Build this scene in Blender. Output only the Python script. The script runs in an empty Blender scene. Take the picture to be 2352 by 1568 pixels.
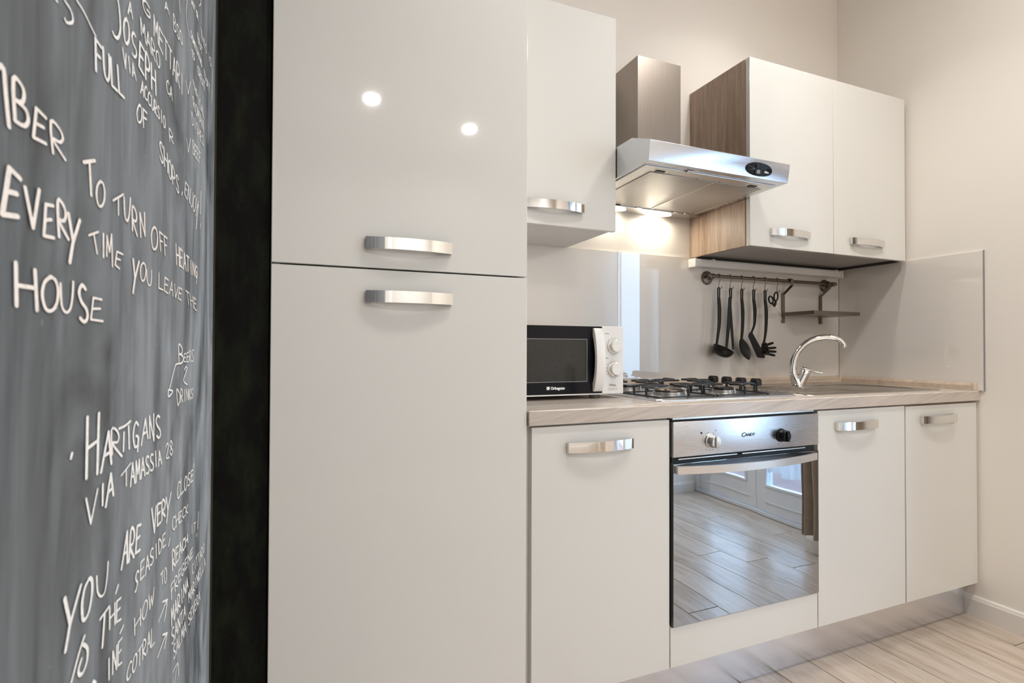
import bpy, bmesh, math, random
from mathutils import Vector, Matrix
from math import pi, sin, cos, radians
random.seed(7)
SC = bpy.context.scene
COL = SC.collection

# ------------------------------------------------------------------ camera
cam_d = bpy.data.cameras.new('camera')
cam = bpy.data.objects.new('camera', cam_d)
COL.objects.link(cam)
cam_d.sensor_width = 36.0
cam_d.lens = 1223.26 / 2352 * 36
cam_d.clip_start = 0.02
yaw, pitch, roll = radians(22.377), radians(0.716), radians(0.202)
fw = Vector((sin(yaw) * cos(pitch), cos(yaw) * cos(pitch), sin(pitch)))
rt = Vector((cos(yaw), -sin(yaw), 0))
up = rt.cross(fw)
r2 = rt * cos(roll) + up * sin(roll)
u2 = up * cos(roll) - rt * sin(roll)
cam.matrix_world = Matrix.Translation((-0.5548, -1.2439, 1.0469)) @ Matrix((
    (r2.x, u2.x, -fw.x, 0), (r2.y, u2.y, -fw.y, 0), (r2.z, u2.z, -fw.z, 0), (0, 0, 0, 1)))
cam_d.dof.use_dof = True
cam_d.dof.focus_distance = 2.0
cam_d.dof.aperture_fstop = 11
SC.camera = cam

# ------------------------------------------------------------------ light and exposure
SC.view_settings.view_transform = 'Standard'
SC.view_settings.look = 'None'
SC.view_settings.gamma = 1.0
SC.view_settings.use_curve_mapping = False
SC.view_settings.exposure = 0.0
SC.cycles.max_bounces = 14
SC.cycles.diffuse_bounces = 8
SC.cycles.glossy_bounces = 6
SC.cycles.transparent_max_bounces = 12
SC.cycles.caustics_reflective = False
SC.cycles.caustics_refractive = False
SC.cycles.sample_clamp_indirect = 6.0

world = bpy.data.worlds.new('world')
SC.world = world
world.use_nodes = True
wn = world.node_tree
wn.nodes.clear()
bg = wn.nodes.new('ShaderNodeBackground')
wo = wn.nodes.new('ShaderNodeOutputWorld')
bg.inputs[0].default_value = (0.52, 0.72, 1.0, 1)
bg.inputs[1].default_value = 10.0
wn.links.new(bg.outputs[0], wo.inputs[0])

LAMPS = [(0.0, -3.0), (0.88, -3.25), (1.15, 0.0), (0.30, -0.75), (1.35, -0.80)]  # last two are added fill lights, kept out of every visible reflection
LAMP_W = 15.0
CEIL = 3.0
YB = 0.578      # back wall
XR = 1.943      # right wall
for i, (lx, ly) in enumerate(LAMPS):
    ld = bpy.data.lights.new('downlight_or_fill', 'AREA')
    ld.shape = 'DISK'
    ld.size = 0.10 if i < 3 else 0.24
    ld.energy = LAMP_W * (1.65, 1.65, 0.28, 0.48, 0.52)[i]
    ld.color = (1.0, 0.965, 0.925)
    ld.spread = radians(95 if i == 2 else 150)
    lo = bpy.data.objects.new('downlight_or_fill', ld)
    lo.location = (lx, ly, CEIL - 0.012)
    COL.objects.link(lo)

# ------------------------------------------------------------------ mesh helpers
def mark(o, label=None, cat=None, group=None, kind=None):
    if label: o['label'] = label
    if cat: o['category'] = cat
    if group: o['group'] = group
    if kind: o['kind'] = kind
    return o

def root(name, loc, label=None, cat=None, group=None, kind=None):
    o = bpy.data.objects.new(name, None)
    o.location = loc
    o.empty_display_size = 0.05
    COL.objects.link(o)
    o['org'] = loc
    return mark(o, label, cat, group, kind)

def org(o):
    return Vector(o['org']) if (o is not None and 'org' in o) else Vector((0, 0, 0))

def put(name, bm, mat, parent=None, smooth=20, loc=None, flat=False):
    """link bm (built in world coordinates) as one mesh object"""
    if flat:
        bm.normal_update()
        bmesh.ops.reverse_faces(bm, faces=[f for f in bm.faces if f.normal.x < 0])
    else:
        bmesh.ops.remove_doubles(bm, verts=bm.verts, dist=1e-6)
        bmesh.ops.recalc_face_normals(bm, faces=bm.faces)
    g = org(parent) if parent is not None else Vector(loc or (0, 0, 0))
    bmesh.ops.translate(bm, verts=bm.verts, vec=-g)
    me = bpy.data.meshes.new(name)
    bm.to_mesh(me)
    bm.free()
    if smooth:
        me.shade_smooth()
        me.set_sharp_from_angle(angle=radians(smooth))
    if mat: me.materials.append(mat)
    o = bpy.data.objects.new(name, me)
    COL.objects.link(o)
    o['org'] = tuple(g)
    if parent is not None:
        o.parent = parent
    else:
        o.location = g
    return o

def new(): return bmesh.new()

def box(bm, x0, x1, y0, y1, z0, z1, bev=0.0, seg=2):
    b = bmesh.new()
    vs = [b.verts.new((x, y, z)) for x in (x0, x1) for y in (y0, y1) for z in (z0, z1)]
    for f in ((0, 1, 3, 2), (4, 6, 7, 5), (0, 4, 5, 1), (2, 3, 7, 6), (0, 2, 6, 4), (1, 5, 7, 3)):
        b.faces.new([vs[i] for i in f])
    if bev:
        bmesh.ops.bevel(b, geom=list(b.edges), offset=bev, segments=seg, profile=0.5, affect='EDGES')
    merge(bm, b)
    return bm

def merge(bm, b):
    me = bpy.data.meshes.new('t')
    b.to_mesh(me); b.free()
    bm.from_mesh(me)
    bpy.data.meshes.remove(me)

def B(*a, **k): return box(bmesh.new(), *a, **k)

def ring_loft(bm, rings, cap=True, close=True):
    R = [[bm.verts.new(p) for p in r] for r in rings]
    n = len(R[0])
    for a, b in zip(R, R[1:]):
        for i in range(n if close else n - 1):
            j = (i + 1) % n
            bm.faces.new((a[i], a[j], b[j], b[i]))
    if cap:
        bm.faces.new(R[0][::-1]); bm.faces.new(R[-1])
    return bm

def tube(bm, pts, r, n=12, cap=True, flat=1.0, upv=None):
    """round tube along pts, r a number or a list; flat squashes the second axis"""
    pts = [Vector(p) for p in pts]
    rs = r if isinstance(r, (list, tuple)) else [r] * len(pts)
    T = []
    for i in range(len(pts)):
        a = pts[max(i - 1, 0)]; b = pts[min(i + 1, len(pts) - 1)]
        T.append((b - a).normalized())
    u = Vector(upv) if upv else (Vector((0, 0, 1)) if abs(T[0].z) < 0.9 else Vector((0, 1, 0)))
    u = (u - T[0] * u.dot(T[0])).normalized()
    rings = []
    for i, p in enumerate(pts):
        u = (u - T[i] * u.dot(T[i])).normalized()
        v = T[i].cross(u)
        rings.append([p + (u * cos(2 * pi * k / n) + v * sin(2 * pi * k / n) * flat) * rs[i] for k in range(n)])
    return ring_loft(bm, rings, cap)

def spline(ps, k=8):
    ps = [Vector(p) for p in ps]
    out = []
    for i in range(len(ps) - 1):
        p0 = ps[max(i - 1, 0)]; p1 = ps[i]; p2 = ps[i + 1]; p3 = ps[min(i + 2, len(ps) - 1)]
        for j in range(k):
            t = j / k
            out.append(0.5 * ((2 * p1) + (p2 - p0) * t + (2 * p0 - 5 * p1 + 4 * p2 - p3) * t * t + (3 * p1 - p0 - 3 * p2 + p3) * t ** 3))
    out.append(ps[-1])
    return out

def lathe(bm, prof, c, axis='z', n=32, cap=True):
    rings = []
    for r, h in prof:
        ring = []
        for k in range(n):
            a = 2 * pi * k / n
            if axis == 'z': p = (c[0] + r * cos(a), c[1] + r * sin(a), c[2] + h)
            elif axis == 'y': p = (c[0] + r * cos(a), c[1] + h, c[2] + r * sin(a))
            else: p = (c[0] + h, c[1] + r * cos(a), c[2] + r * sin(a))
            ring.append(p)
        rings.append(ring)
    return ring_loft(bm, rings, cap)

def prism(bm, poly, axis, a, b, bev=0.0):
    """extrude a 2D polygon: axis 'x' -> poly is (y,z); 'y' -> (x,z); 'z' -> (x,y)"""
    def P(p, h):
        return {'x': (h, p[0], p[1]), 'y': (p[0], h, p[1]), 'z': (p[0], p[1], h)}[axis]
    t = bmesh.new()
    ring_loft(t, [[P(p, a) for p in poly], [P(p, b) for p in poly]])
    if bev:
        bmesh.ops.recalc_face_normals(t, faces=t.faces)
        es = [e for e in t.edges if len(e.link_faces) == 2 and e.calc_face_angle(0) > 0.6]
        bmesh.ops.bevel(t, geom=es, offset=bev, segments=2, profile=0.5, affect='EDGES')
    merge(bm, t)
    return bm

def rrect(x0, x1, y0, y1, r, n=6):
    out = []
    for cx, cy, a in ((x1 - r, y1 - r, 0), (x0 + r, y1 - r, 90), (x0 + r, y0 + r, 180), (x1 - r, y0 + r, 270)):
        for k in range(n + 1):
            t = radians(a + 90 * k / n)
            out.append((cx + r * cos(t), cy + r * sin(t)))
    return out

def xform(bm, m):
    bmesh.ops.transform(bm, matrix=m, verts=bm.verts)
    return bm

def text_mesh(txt, size, origin, xdir, ydir, shear=0.0, depth=0.0004, bold=0.0, sx=1.0):
    cu = bpy.data.curves.new('t', 'FONT')
    cu.body = txt; cu.size = size; cu.shear = shear; cu.extrude = depth; cu.offset = bold
    cu.resolution_u = 3
    o = bpy.data.objects.new('t', cu)
    COL.objects.link(o)
    dg = bpy.context.evaluated_depsgraph_get()
    me = bpy.data.meshes.new_from_object(o.evaluated_get(dg))
    b = bmesh.new(); b.from_mesh(me)
    bpy.data.objects.remove(o); bpy.data.curves.remove(cu); bpy.data.meshes.remove(me)
    X = Vector(xdir).normalized(); Y = Vector(ydir).normalized(); Z = X.cross(Y)
    m = Matrix(((X.x * sx, Y.x, Z.x, origin[0]), (X.y * sx, Y.y, Z.y, origin[1]), (X.z * sx, Y.z, Z.z, origin[2]), (0, 0, 0, 1)))
    return xform(b, m)

# ------------------------------------------------------------------ materials
class NT:
    def __init__(s, name):
        s.m = bpy.data.materials.new(name); s.m.use_nodes = True
        s.t = s.m.node_tree; s.n = s.t.nodes; s.n.clear()
        s.out = s.n.new('ShaderNodeOutputMaterial')
        s.b = s.n.new('ShaderNodeBsdfPrincipled')
        s.t.links.new(s.b.outputs[0], s.out.inputs[0])
    def node(s, kind, **k):
        n = s.n.new('ShaderNode' + kind)
        for a, v in k.items(): setattr(n, a, v)
        return n
    def link(s, a, b): s.t.links.new(a, b)
    def coord(s, scale=(1, 1, 1), rot=(0, 0, 0), kind='Object', loc=(0, 0, 0)):
        tc = s.node('TexCoord'); mp = s.node('Mapping')
        mp.inputs['Scale'].default_value = scale; mp.inputs['Rotation'].default_value = rot
        mp.inputs['Location'].default_value = loc
        s.link(tc.outputs[kind], mp.inputs[0]); s.mp = mp
        return mp.outputs[0]
    def noise(s, vec, scale=5, detail=4, rough=0.5, dist=0.0):
        n = s.node('TexNoise'); s.link(vec, n.inputs['Vector'])
        n.inputs['Scale'].default_value = scale; n.inputs['Detail'].default_value = detail
        n.inputs['Roughness'].default_value = rough; n.inputs['Distortion'].default_value = dist
        return n.outputs['Fac']
    def ramp(s, fac, stops):
        r = s.node('ValToRGB'); s.link(fac, r.inputs[0])
        e = r.color_ramp.elements
        while len(e) < len(stops): e.new(0.5)
        for i, (p, c) in enumerate(stops):
            e[i].position = p; e[i].color = tuple(c) + (1,)
        return r.outputs[0]
    def mix(s, fac, a, b, mode='MIX'):
        m = s.node('Mix', data_type='RGBA', blend_type=mode)
        if isinstance(fac, float): m.inputs[0].default_value = fac
        else: s.link(fac, m.inputs[0])
        for i, v in ((6, a), (7, b)):
            if isinstance(v, tuple): m.inputs[i].default_value = v + (1,)
            else: s.link(v, m.inputs[i])
        return m.outputs[2]
    def bump(s, h, strength=0.1, dist=0.01):
        b = s.node('Bump'); s.link(h, b.inputs['Height'])
        b.inputs['Strength'].default_value = strength; b.inputs['Distance'].default_value = dist
        s.link(b.outputs[0], s.b.inputs['Normal'])
    def set(s, color=None, rough=None, metal=None, coat=None, spec=None, emis=None, es=None, ani=None):
        i = s.b.inputs
        if color is not None:
            if isinstance(color, tuple): i['Base Color'].default_value = color + (1,)
            else: s.link(color, i['Base Color'])
        if rough is not None:
            if isinstance(rough, (int, float)): i['Roughness'].default_value = rough
            else: s.link(rough, i['Roughness'])
        if metal is not None: i['Metallic'].default_value = metal
        if coat is not None: i['Coat Weight'].default_value = coat; i['Coat Roughness'].default_value = 0.04
        if spec is not None: i['Specular IOR Level'].default_value = spec
        if emis is not None: i['Emission Color'].default_value = emis + (1,); i['Emission Strength'].default_value = es
        if ani is not None: i['Anisotropic'].default_value = ani
        return s.m

def plain(name, c, rough=0.5, metal=0.0, var=0.04, scale=6, **k):
    """paint, plastic or metal with a slight procedural unevenness"""
    t = NT(name)
    f = t.noise(t.coord(), scale, 3)
    lo = tuple(max(0, v * (1 - var)) for v in c); hi = tuple(min(1, v * (1 + var)) for v in c)
    return t.set(t.ramp(f, [(0.3, lo), (0.7, hi)]), rough, metal, **k)

def wood(name, stops, axis, rough=0.4, tilt=0.0, stretch=14, scale=3.0, dist=0.6, coat=None, tilt_axis=1, per_object=False):
    t = NT(name)
    sc = [stretch, stretch, stretch]; sc['xyz'.index(axis)] = 1.0
    rot = [0, 0, 0]; rot[tilt_axis] = tilt
    if tilt:
        tc = t.node('TexCoord'); vr = t.node('VectorRotate', rotation_type='Y_AXIS'); vr.inputs['Angle'].default_value = tilt
        mp = t.node('Mapping'); mp.inputs['Scale'].default_value = tuple(sc)
        t.link(tc.outputs['Object'], vr.inputs['Vector']); t.link(vr.outputs[0], mp.inputs[0]); v = mp.outputs[0]
    else: v = t.coord(tuple(sc))
    if per_object:
        oi = t.node('ObjectInfo'); add = t.node('VectorMath', operation='SCALE'); cx = t.node('CombineXYZ')
        for k in range(3): t.link(oi.outputs['Random'], cx.inputs[k])
        t.link(cx.outputs[0], add.inputs[0]); add.inputs['Scale'].default_value = 37.0
        ad = t.node('VectorMath', operation='ADD'); t.link(v, ad.inputs[0]); t.link(add.outputs[0], ad.inputs[1])
        v = ad.outputs[0]
    a = t.noise(v, scale, 6, 0.6, dist)
    b = t.noise(v, scale * 5, 3, 0.5, 0.2)
    m = t.node('Math', operation='MULTIPLY_ADD'); t.link(b, m.inputs[0]); m.inputs[1].default_value = 0.35
    m2 = t.node('Math', operation='MULTIPLY'); t.link(a, m2.inputs[0]); m2.inputs[1].default_value = 0.8
    t.link(m2.outputs[0], m.inputs[2])
    col = t.ramp(m.outputs[0], stops)
    if per_object:
        hs = t.node('HueSaturation'); t.link(col, hs.inputs['Color'])
        mr = t.node('MapRange'); t.link(oi.outputs['Random'], mr.inputs[0]); mr.inputs[3].default_value = 0.90; mr.inputs[4].default_value = 1.10
        t.link(mr.outputs[0], hs.inputs['Value']); col = hs.outputs[0]
    t.bump(m.outputs[0], 0.08, 0.002)
    return t.set(col, rough, 0.0, coat=coat)

def brushed(name, c, axis='x', rough=0.3, s=0.03):
    t = NT(name)
    sc = [160, 160, 160]; sc['xyz'.index(axis)] = 1.5
    f = t.noise(t.coord(tuple(sc)), 3.0, 3)
    g = t.noise(t.coord((3, 3, 3)), 2, 3)
    mx = t.node('Math', operation='ADD'); t.link(f, mx.inputs[0]); t.link(g, mx.inputs[1])
    lo = tuple(v * (1 - s) for v in c); hi = tuple(min(1, v * (1 + s)) for v in c)
    rr = t.node('MapRange'); t.link(mx.outputs[0], rr.inputs[0]); rr.inputs[1].default_value = 0.6; rr.inputs[2].default_value = 1.4
    rr.inputs[3].default_value = rough * 0.93; rr.inputs[4].default_value = rough * 1.07
    return t.set(t.ramp(f, [(0.3, lo), (0.7, hi)]), rr.outputs[0], 1.0)

M = {}
M['wall'] = plain('wall_paint', (0.80, 0.755, 0.70), 0.75, scale=1.5, var=0.015)
M['wall_white'] = plain('white_wall_paint', (0.76, 0.75, 0.73), 0.7, scale=1.5, var=0.015)
M['ceiling'] = plain('ceiling_paint', (0.82, 0.81, 0.79), 0.8, scale=1.5, var=0.01)
M['base'] = plain('skirting_paint', (0.74, 0.71, 0.67), 0.35, var=0.02)
M['lacquer'] = plain('cream_lacquer', (0.690, 0.682, 0.650), 0.5, scale=1.2, var=0.012, coat=0.9, spec=0.2)
M['edge'] = plain('cabinet_edge_band', (0.55, 0.46, 0.38), 0.4)
M['carcass'] = plain('shaded_carcass', (0.36, 0.345, 0.33), 0.45, var=0.03)  # underside shade of the right wall cabinet put into the colour
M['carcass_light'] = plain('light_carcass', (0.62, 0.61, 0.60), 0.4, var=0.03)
M['dark'] = plain('gap_shade', (0.03, 0.028, 0.026), 0.7)  # shade of narrow gaps put into the colour
M['panel'] = plain('splashback_laminate', (0.75, 0.705, 0.655), 0.3, scale=1.3, var=0.02, coat=1.0)
for _n in M['panel'].node_tree.nodes:
    if _n.type == 'BSDF_PRINCIPLED': _n.inputs['Coat IOR'].default_value = 1.7; _n.inputs['Coat Roughness'].default_value = 0.02
M['alu'] = brushed('aluminium_profile', (0.85, 0.85, 0.86), 'z', 0.25)
M['chrome'] = plain('chrome', (0.83, 0.82, 0.81), 0.04, 1.0, var=0.01)
M['steel'] = brushed('brushed_steel', (0.70, 0.685, 0.66), 'x', 0.26)
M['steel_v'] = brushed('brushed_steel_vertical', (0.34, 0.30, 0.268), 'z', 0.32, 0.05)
M['steel_sink'] = brushed('sink_steel', (0.50, 0.46, 0.41), 'x', 0.28)
M['steel_dull'] = brushed('dull_satin_steel', (0.20, 0.168, 0.142), 'x', 0.32)
M['steel_cool'] = brushed('bright_brushed_steel', (0.64, 0.66, 0.705), 'x', 0.27, 0.012)
M['plinth'] = brushed('plinth_aluminium', (0.80, 0.82, 0.87), 'x', 0.24)
M['black_plastic'] = plain('black_plastic', (0.007, 0.0065, 0.006), 0.38, spec=0.3)
M['black_gloss'] = plain('black_gloss', (0.006, 0.007, 0.010), 0.05, spec=0.2)
M['iron'] = plain('enamelled_iron', (0.008, 0.009, 0.012), 0.28, coat=0.2)
M['white_plastic'] = plain('white_plastic', (0.78, 0.77, 0.75), 0.3)
M['white_print'] = plain('white_print', (0.85, 0.85, 0.85), 0.4)
M['black_print'] = plain('black_print', (0.02, 0.02, 0.03), 0.4)
M['grey_print'] = plain('grey_print', (0.28, 0.28, 0.28), 0.5)
M['plastic_grey'] = plain('grey_plastic', (0.22, 0.22, 0.22), 0.4)  # grey plastic of edge strip, rivets, switch tip and feet
M['worktop'] = wood('oak_worktop', [(0.38, (0.375, 0.32, 0.28)), (0.52, (0.50, 0.435, 0.385)), (0.68, (0.58, 0.515, 0.46))], 'x', 0.32, tilt=0.20, stretch=26, scale=4.0, dist=0.35, coat=0.15)
M['upstand'] = wood('oak_upstand', [(0.3, (0.42, 0.33, 0.25)), (0.7, (0.60, 0.49, 0.39))], 'x', 0.35, stretch=12, scale=3)
M['wood_side'] = wood('brown_oak_side', [(0.34, (0.17, 0.108, 0.072)), (0.5, (0.32, 0.222, 0.160)), (0.70, (0.46, 0.34, 0.255))], 'z', 0.45, stretch=16, scale=2.2, dist=0.7)
M['plank'] = wood('oak_tile', [(0.30, (0.22, 0.155, 0.11)), (0.45, (0.42, 0.335, 0.265)), (0.66, (0.56, 0.475, 0.40))], 'y', 0.33, stretch=7, scale=2.6, dist=0.9, coat=0.08, per_object=True)
M['grout'] = plain('grout', (0.07, 0.06, 0.052), 0.9)
M['tan_cloth'] = plain('tan_curtain_cloth', (0.42, 0.34, 0.26), 0.9, var=0.1, scale=20)
M['terracotta'] = plain('terracotta_tile', (0.20, 0.115, 0.10), 0.7, var=0.15)
M['stone'] = plain('pale_stone', (0.75, 0.73, 0.70), 0.7, var=0.08)
M['leaf'] = plain('hedge_leaf', (0.05, 0.11, 0.04), 0.6, var=0.5, scale=30)
M['door_paint'] = plain('white_door_paint', (0.78, 0.79, 0.80), 0.35, var=0.02)
M['radiator'] = plain('radiator_enamel', (0.8, 0.8, 0.79), 0.3)

def build_specials():
    # oven glass: half mirror, faintly wavy
    t = NT('mirror_oven_glass')
    n = t.noise(t.coord((1, 1, 1)), 4.5, 1, 0.3)
    t.set((0.46, 0.50, 0.55), 0.015, 1.0); t.bump(n, 0.07, 0.012)
    M['oven_glass'] = t.m
    # blackboard: dull black under wiped chalk dust
    t = NT('chalkboard_paint')
    v = t.coord((1, 0.7, 0.22), (0.5, 0, 0))
    a = t.noise(v, 6, 5, 0.6, 1.2)
    v2 = t.coord((1, 26, 0.8))
    b = t.noise(v2, 1.4, 4, 0.6, 0.2)
    m = t.node('Math', operation='MULTIPLY_ADD'); t.link(b, m.inputs[0]); m.inputs[1].default_value = 0.45; t.link(a, m.inputs[2])
    col = t.ramp(m.outputs[0], [(0.50, (0.012, 0.015, 0.019)), (0.72, (0.036, 0.044, 0.052)), (0.92, (0.12, 0.138, 0.158))])
    sp = t.noise(t.coord((1, 1, 1)), 70, 2)
    spr = t.ramp(sp, [(0.74, (0, 0, 0)), (0.80, (0.25, 0.25, 0.25))])
    t.set(t.mix(1.0, col, spr, 'ADD'), 0.42, 0.0, spec=0.5)
    v3 = t.coord((1, 1.6, 0.55), (0.75, 0, 0)); d_ = t.noise(v3, 4.5, 5, 0.62, 1.5)
    mr = t.node('MapRange'); t.link(d_, mr.inputs[0]); mr.inputs[1].default_value = 0.33; mr.inputs[2].default_value = 0.70; mr.inputs[3].default_value = 0.06; mr.inputs[4].default_value = 0.72
    md_ = t.node('Math', operation='MULTIPLY_ADD'); t.link(b, md_.inputs[0]); md_.inputs[1].default_value = 0.5; t.link(mr.outputs[0], md_.inputs[2])
    m5 = t.node('Math', operation='SUBTRACT'); t.link(md_.outputs[0], m5.inputs[0]); m5.inputs[1].default_value = 0.20; m5.use_clamp = True
    t.link(m5.outputs[0], t.b.inputs['Sheen Weight']); t.b.inputs['Sheen Roughness'].default_value = 0.35; t.b.inputs['Sheen Tint'].default_value = (0.77, 0.88, 1.0, 1)
    M['chalkboard'] = t.m
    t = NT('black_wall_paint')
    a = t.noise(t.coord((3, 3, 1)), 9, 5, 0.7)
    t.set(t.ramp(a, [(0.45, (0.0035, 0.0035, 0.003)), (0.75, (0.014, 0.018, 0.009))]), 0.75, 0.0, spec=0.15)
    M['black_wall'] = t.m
    t = NT('chalk')
    a = t.noise(t.coord((1, 1, 1)), 260, 3, 0.6)
    t.set(t.ramp(a, [(0.3, (0.75, 0.75, 0.73)), (0.5, (0.95, 0.95, 0.93))]), 0.9)
    M['chalk'] = t.m
    t = NT('warm_chalk')
    a = t.noise(t.coord((1, 1, 1)), 260, 3, 0.6)
    t.set(t.ramp(a, [(0.3, (0.78, 0.70, 0.65)), (0.5, (0.95, 0.89, 0.84))]), 0.9)
    M['chalk_warm'] = t.m
    # window glass: clear with a Fresnel reflection
    t = NT('window_glass')
    t.n.remove(t.b)
    tr = t.node('BsdfTransparent'); gl = t.node('BsdfGlossy'); fr0 = t.node('LayerWeight'); pw = t.node('Math', operation='POWER'); fr = t.node('MapRange'); mx = t.node('MixShader')
    tr.inputs[0].default_value = (0.93, 0.96, 0.95, 1); gl.inputs['Roughness'].default_value = 0.01; fr0.inputs[0].default_value = 0.5; pw.inputs[1].default_value = 5.0
    t.link(fr0.outputs['Facing'], pw.inputs[0]); t.link(pw.outputs[0], fr.inputs[0]); fr.inputs[3].default_value = 0.04; fr.inputs[4].default_value = 1.0
    t.link(fr.outputs[0], mx.inputs[0]); t.link(tr.outputs[0], mx.inputs[1]); t.link(gl.outputs[0], mx.inputs[2]); t.link(mx.outputs[0], t.out.inputs[0])
    M['glass'] = t.m
    # sheer curtain
    t = NT('white_sheer_cloth')
    t.n.remove(t.b)
    tr = t.node('BsdfTransparent'); tl = t.node('BsdfTranslucent'); df = t.node('BsdfDiffuse'); m1 = t.node('MixShader'); m2 = t.node('MixShader')
    f = t.noise(t.coord((60, 60, 3)), 4, 2)
    for n_ in (tl, df): t.link(t.ramp(f, [(0.3, (0.82, 0.84, 0.87)), (0.7, (0.93, 0.94, 0.95))]), n_.inputs[0])
    m1.inputs[0].default_value = 0.5; m2.inputs[0].default_value = 0.8
    t.link(tl.outputs[0], m1.inputs[1]); t.link(df.outputs[0], m1.inputs[2])
    t.link(tr.outputs[0], m2.inputs[1]); t.link(m1.outputs[0], m2.inputs[2]); t.link(m2.outputs[0], t.out.inputs[0])
    M['sheer'] = t.m
    for nm, c, e in (('lamp_lens', (1.0, 0.93, 0.85), 30.0), ('hood_lens', (1.0, 0.90, 0.72), 9.0)):
        t = NT(nm); t.set((0.9, 0.9, 0.88), 0.3, emis=c, es=e)
        f = t.noise(t.coord(), 30, 1); M[nm] = t.m
    # microwave window: dark perforated screen behind glass
    t = NT('microwave_screen')
    v = t.coord((1, 1, 1)); vo = t.node('TexVoronoi'); t.link(v, vo.inputs['Vector']); vo.inputs['Scale'].default_value = 420
    t.set(t.ramp(vo.outputs['Distance'], [(0.3, (0.02, 0.02, 0.02)), (0.6, (0.035, 0.035, 0.033))]), 0.04, spec=0.35)
    M['screen'] = t.m
build_specials()

# ================================================================== THE SETTING
XL = -0.70
W1Y, W0Y = -0.77, -1.91      # French window recess in the right wall
REAR = -3.95
def struct(name, bm, mat, **k):
    return mark(put(name, bm, mat, **k), kind='structure')

fl = new()
box(fl, XL - 0.15, 2.275, REAR - 0.1, YB + 0.15, -0.06, -0.004)
floor = struct('floor', fl, M['grout'], smooth=0)
# wood-look planks, each one a piece of the floor
PW, PL = 0.152, 1.20
known = {-1: -0.466, 2: -0.921, 3: -0.760, 4: -0.624, 5: -1.366, 0: -0.95, 1: -1.12, -2: -0.75, 6: -1.0}
cache = {}
def plank(x0, x1, y0, y1):
    key = (round(x1 - x0, 4), round(y1 - y0, 4))
    if key not in cache:
        b = bmesh.new(); hx, hy = key[0] / 2, key[1] / 2
        e = 0.0012
        ring_loft(b, [[(-hx, -hy, -0.006), (hx, -hy, -0.006), (hx, hy, -0.006), (-hx, hy, -0.006)],
                      [(-hx, -hy, -0.001), (hx, -hy, -0.001), (hx, hy, -0.001), (-hx, hy, -0.001)],
                      [(-hx + e, -hy + e, 0), (hx - e, -hy + e, 0), (hx - e, hy - e, 0), (-hx + e, hy - e, 0)]])
        bmesh.ops.recalc_face_normals(b, faces=b.faces)
        me = bpy.data.meshes.new('plank'); b.to_mesh(me); b.free(); me.materials.append(M['plank'])
        cache[key] = me
    o = bpy.data.objects.new('plank', cache[key])
    o.location = ((x0 + x1) / 2, (y0 + y1) / 2, 0); o.parent = floor
    COL.objects.link(o)
g = 0.0016
for k in range(-12, 8):
    x0 = 1.057 + PW * k; x1 = x0 + PW
    xa, xb = max(x0, XL + 0.002), min(x1, 2.185)
    yA, yB_ = REAR, YB
    if x0 > XR - 0.03: yA, yB_ = W0Y, W1Y
    j = known.get(k, random.uniform(-1.2, 0))
    j -= PL * math.ceil((j - yA) / PL)
    ys = [yA] + [v for v in (j + PL * i for i in range(8)) if yA + 0.03 < v < yB_ - 0.03] + [yB_]
    for a, b in zip(ys, ys[1:]):
        plank(xa + g, xb - g, a + g, b - g)

struct('wall_back', B(-1.0, XR + 0.40, YB, YB + 0.15, 0, CEIL), M['wall'], smooth=0)
wr = new()
box(wr, XR, XR + 0.40, W1Y, YB, 0, CEIL); box(wr, XR, XR + 0.40, REAR, W0Y, 0, CEIL); box(wr, XR, XR + 0.40, W0Y, W1Y, 2.38, CEIL)
struct('wall_right', wr, M['wall'], smooth=0)
wl = new()
box(wl, XL - 0.16, XL - 0.013, REAR, 0.0, 0, CEIL); box(wl, XL - 0.013, XL, REAR, -1.72, 0, CEIL)
struct('wall_left', wl, M['wall_white'], smooth=0)
struct('wall_alcove', B(XL - 0.16, -0.603, 0.012, YB - 0.01, 0, CEIL), M['black_wall'], smooth=0)
struct('wall_rear', B(XL - 0.16, XR + 0.40, REAR - 0.12, REAR, 0, CEIL), M['wall_white'], smooth=0)
struct('ceiling', B(XL - 0.16, XR + 0.40, REAR - 0.12, YB + 0.15, CEIL, CEIL + 0.1), M['ceiling'], smooth=0)
# skirting: tall profile with a rounded, stepped top
def skirt(bm, a, b, n):
    """a, b: ends on the wall face, n: outward normal"""
    a = Vector(a); b = Vector(b); n = Vector(n)
    prof = [(0, 0), (0.013, 0), (0.013, 0.064), (0.010, 0.069), (0.009, 0.075), (0.004, 0.079), (0, 0.079)]
    ring_loft(bm, [[p + n * d + Vector((0, 0, h)) for d, h in prof] for p in (a, b)])
bb = new()
skirt(bb, (XR, W1Y, 0), (XR, YB - 0.01, 0), (-1, 0, 0))
struct('baseboard_right', bb, M['base'], smooth=25)
bb = new(); skirt(bb, (XR, W0Y, 0), (2.18, W0Y, 0), (0, 1, 0)); struct('baseboard_recess', bb, M['base'], smooth=25)
bb = new(); skirt(bb, (XR, REAR, 0), (XR, W0Y, 0), (-1, 0, 0)); struct('baseboard_far', bb, M['base'], smooth=25)
bb = new(); skirt(bb, (XL, REAR, 0), (XR, REAR, 0), (0, 1, 0)); struct('baseboard_rear', bb, M['base'], smooth=25)

# dark timber edge where the chalkboard stops
struct('trim_1', B(XL - 0.014, XL - 0.0045, -0.050, 0.011, 0, CEIL, 0.001), plain('dark_timber', (0.045, 0.038, 0.022), 0.6, var=0.2))

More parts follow.
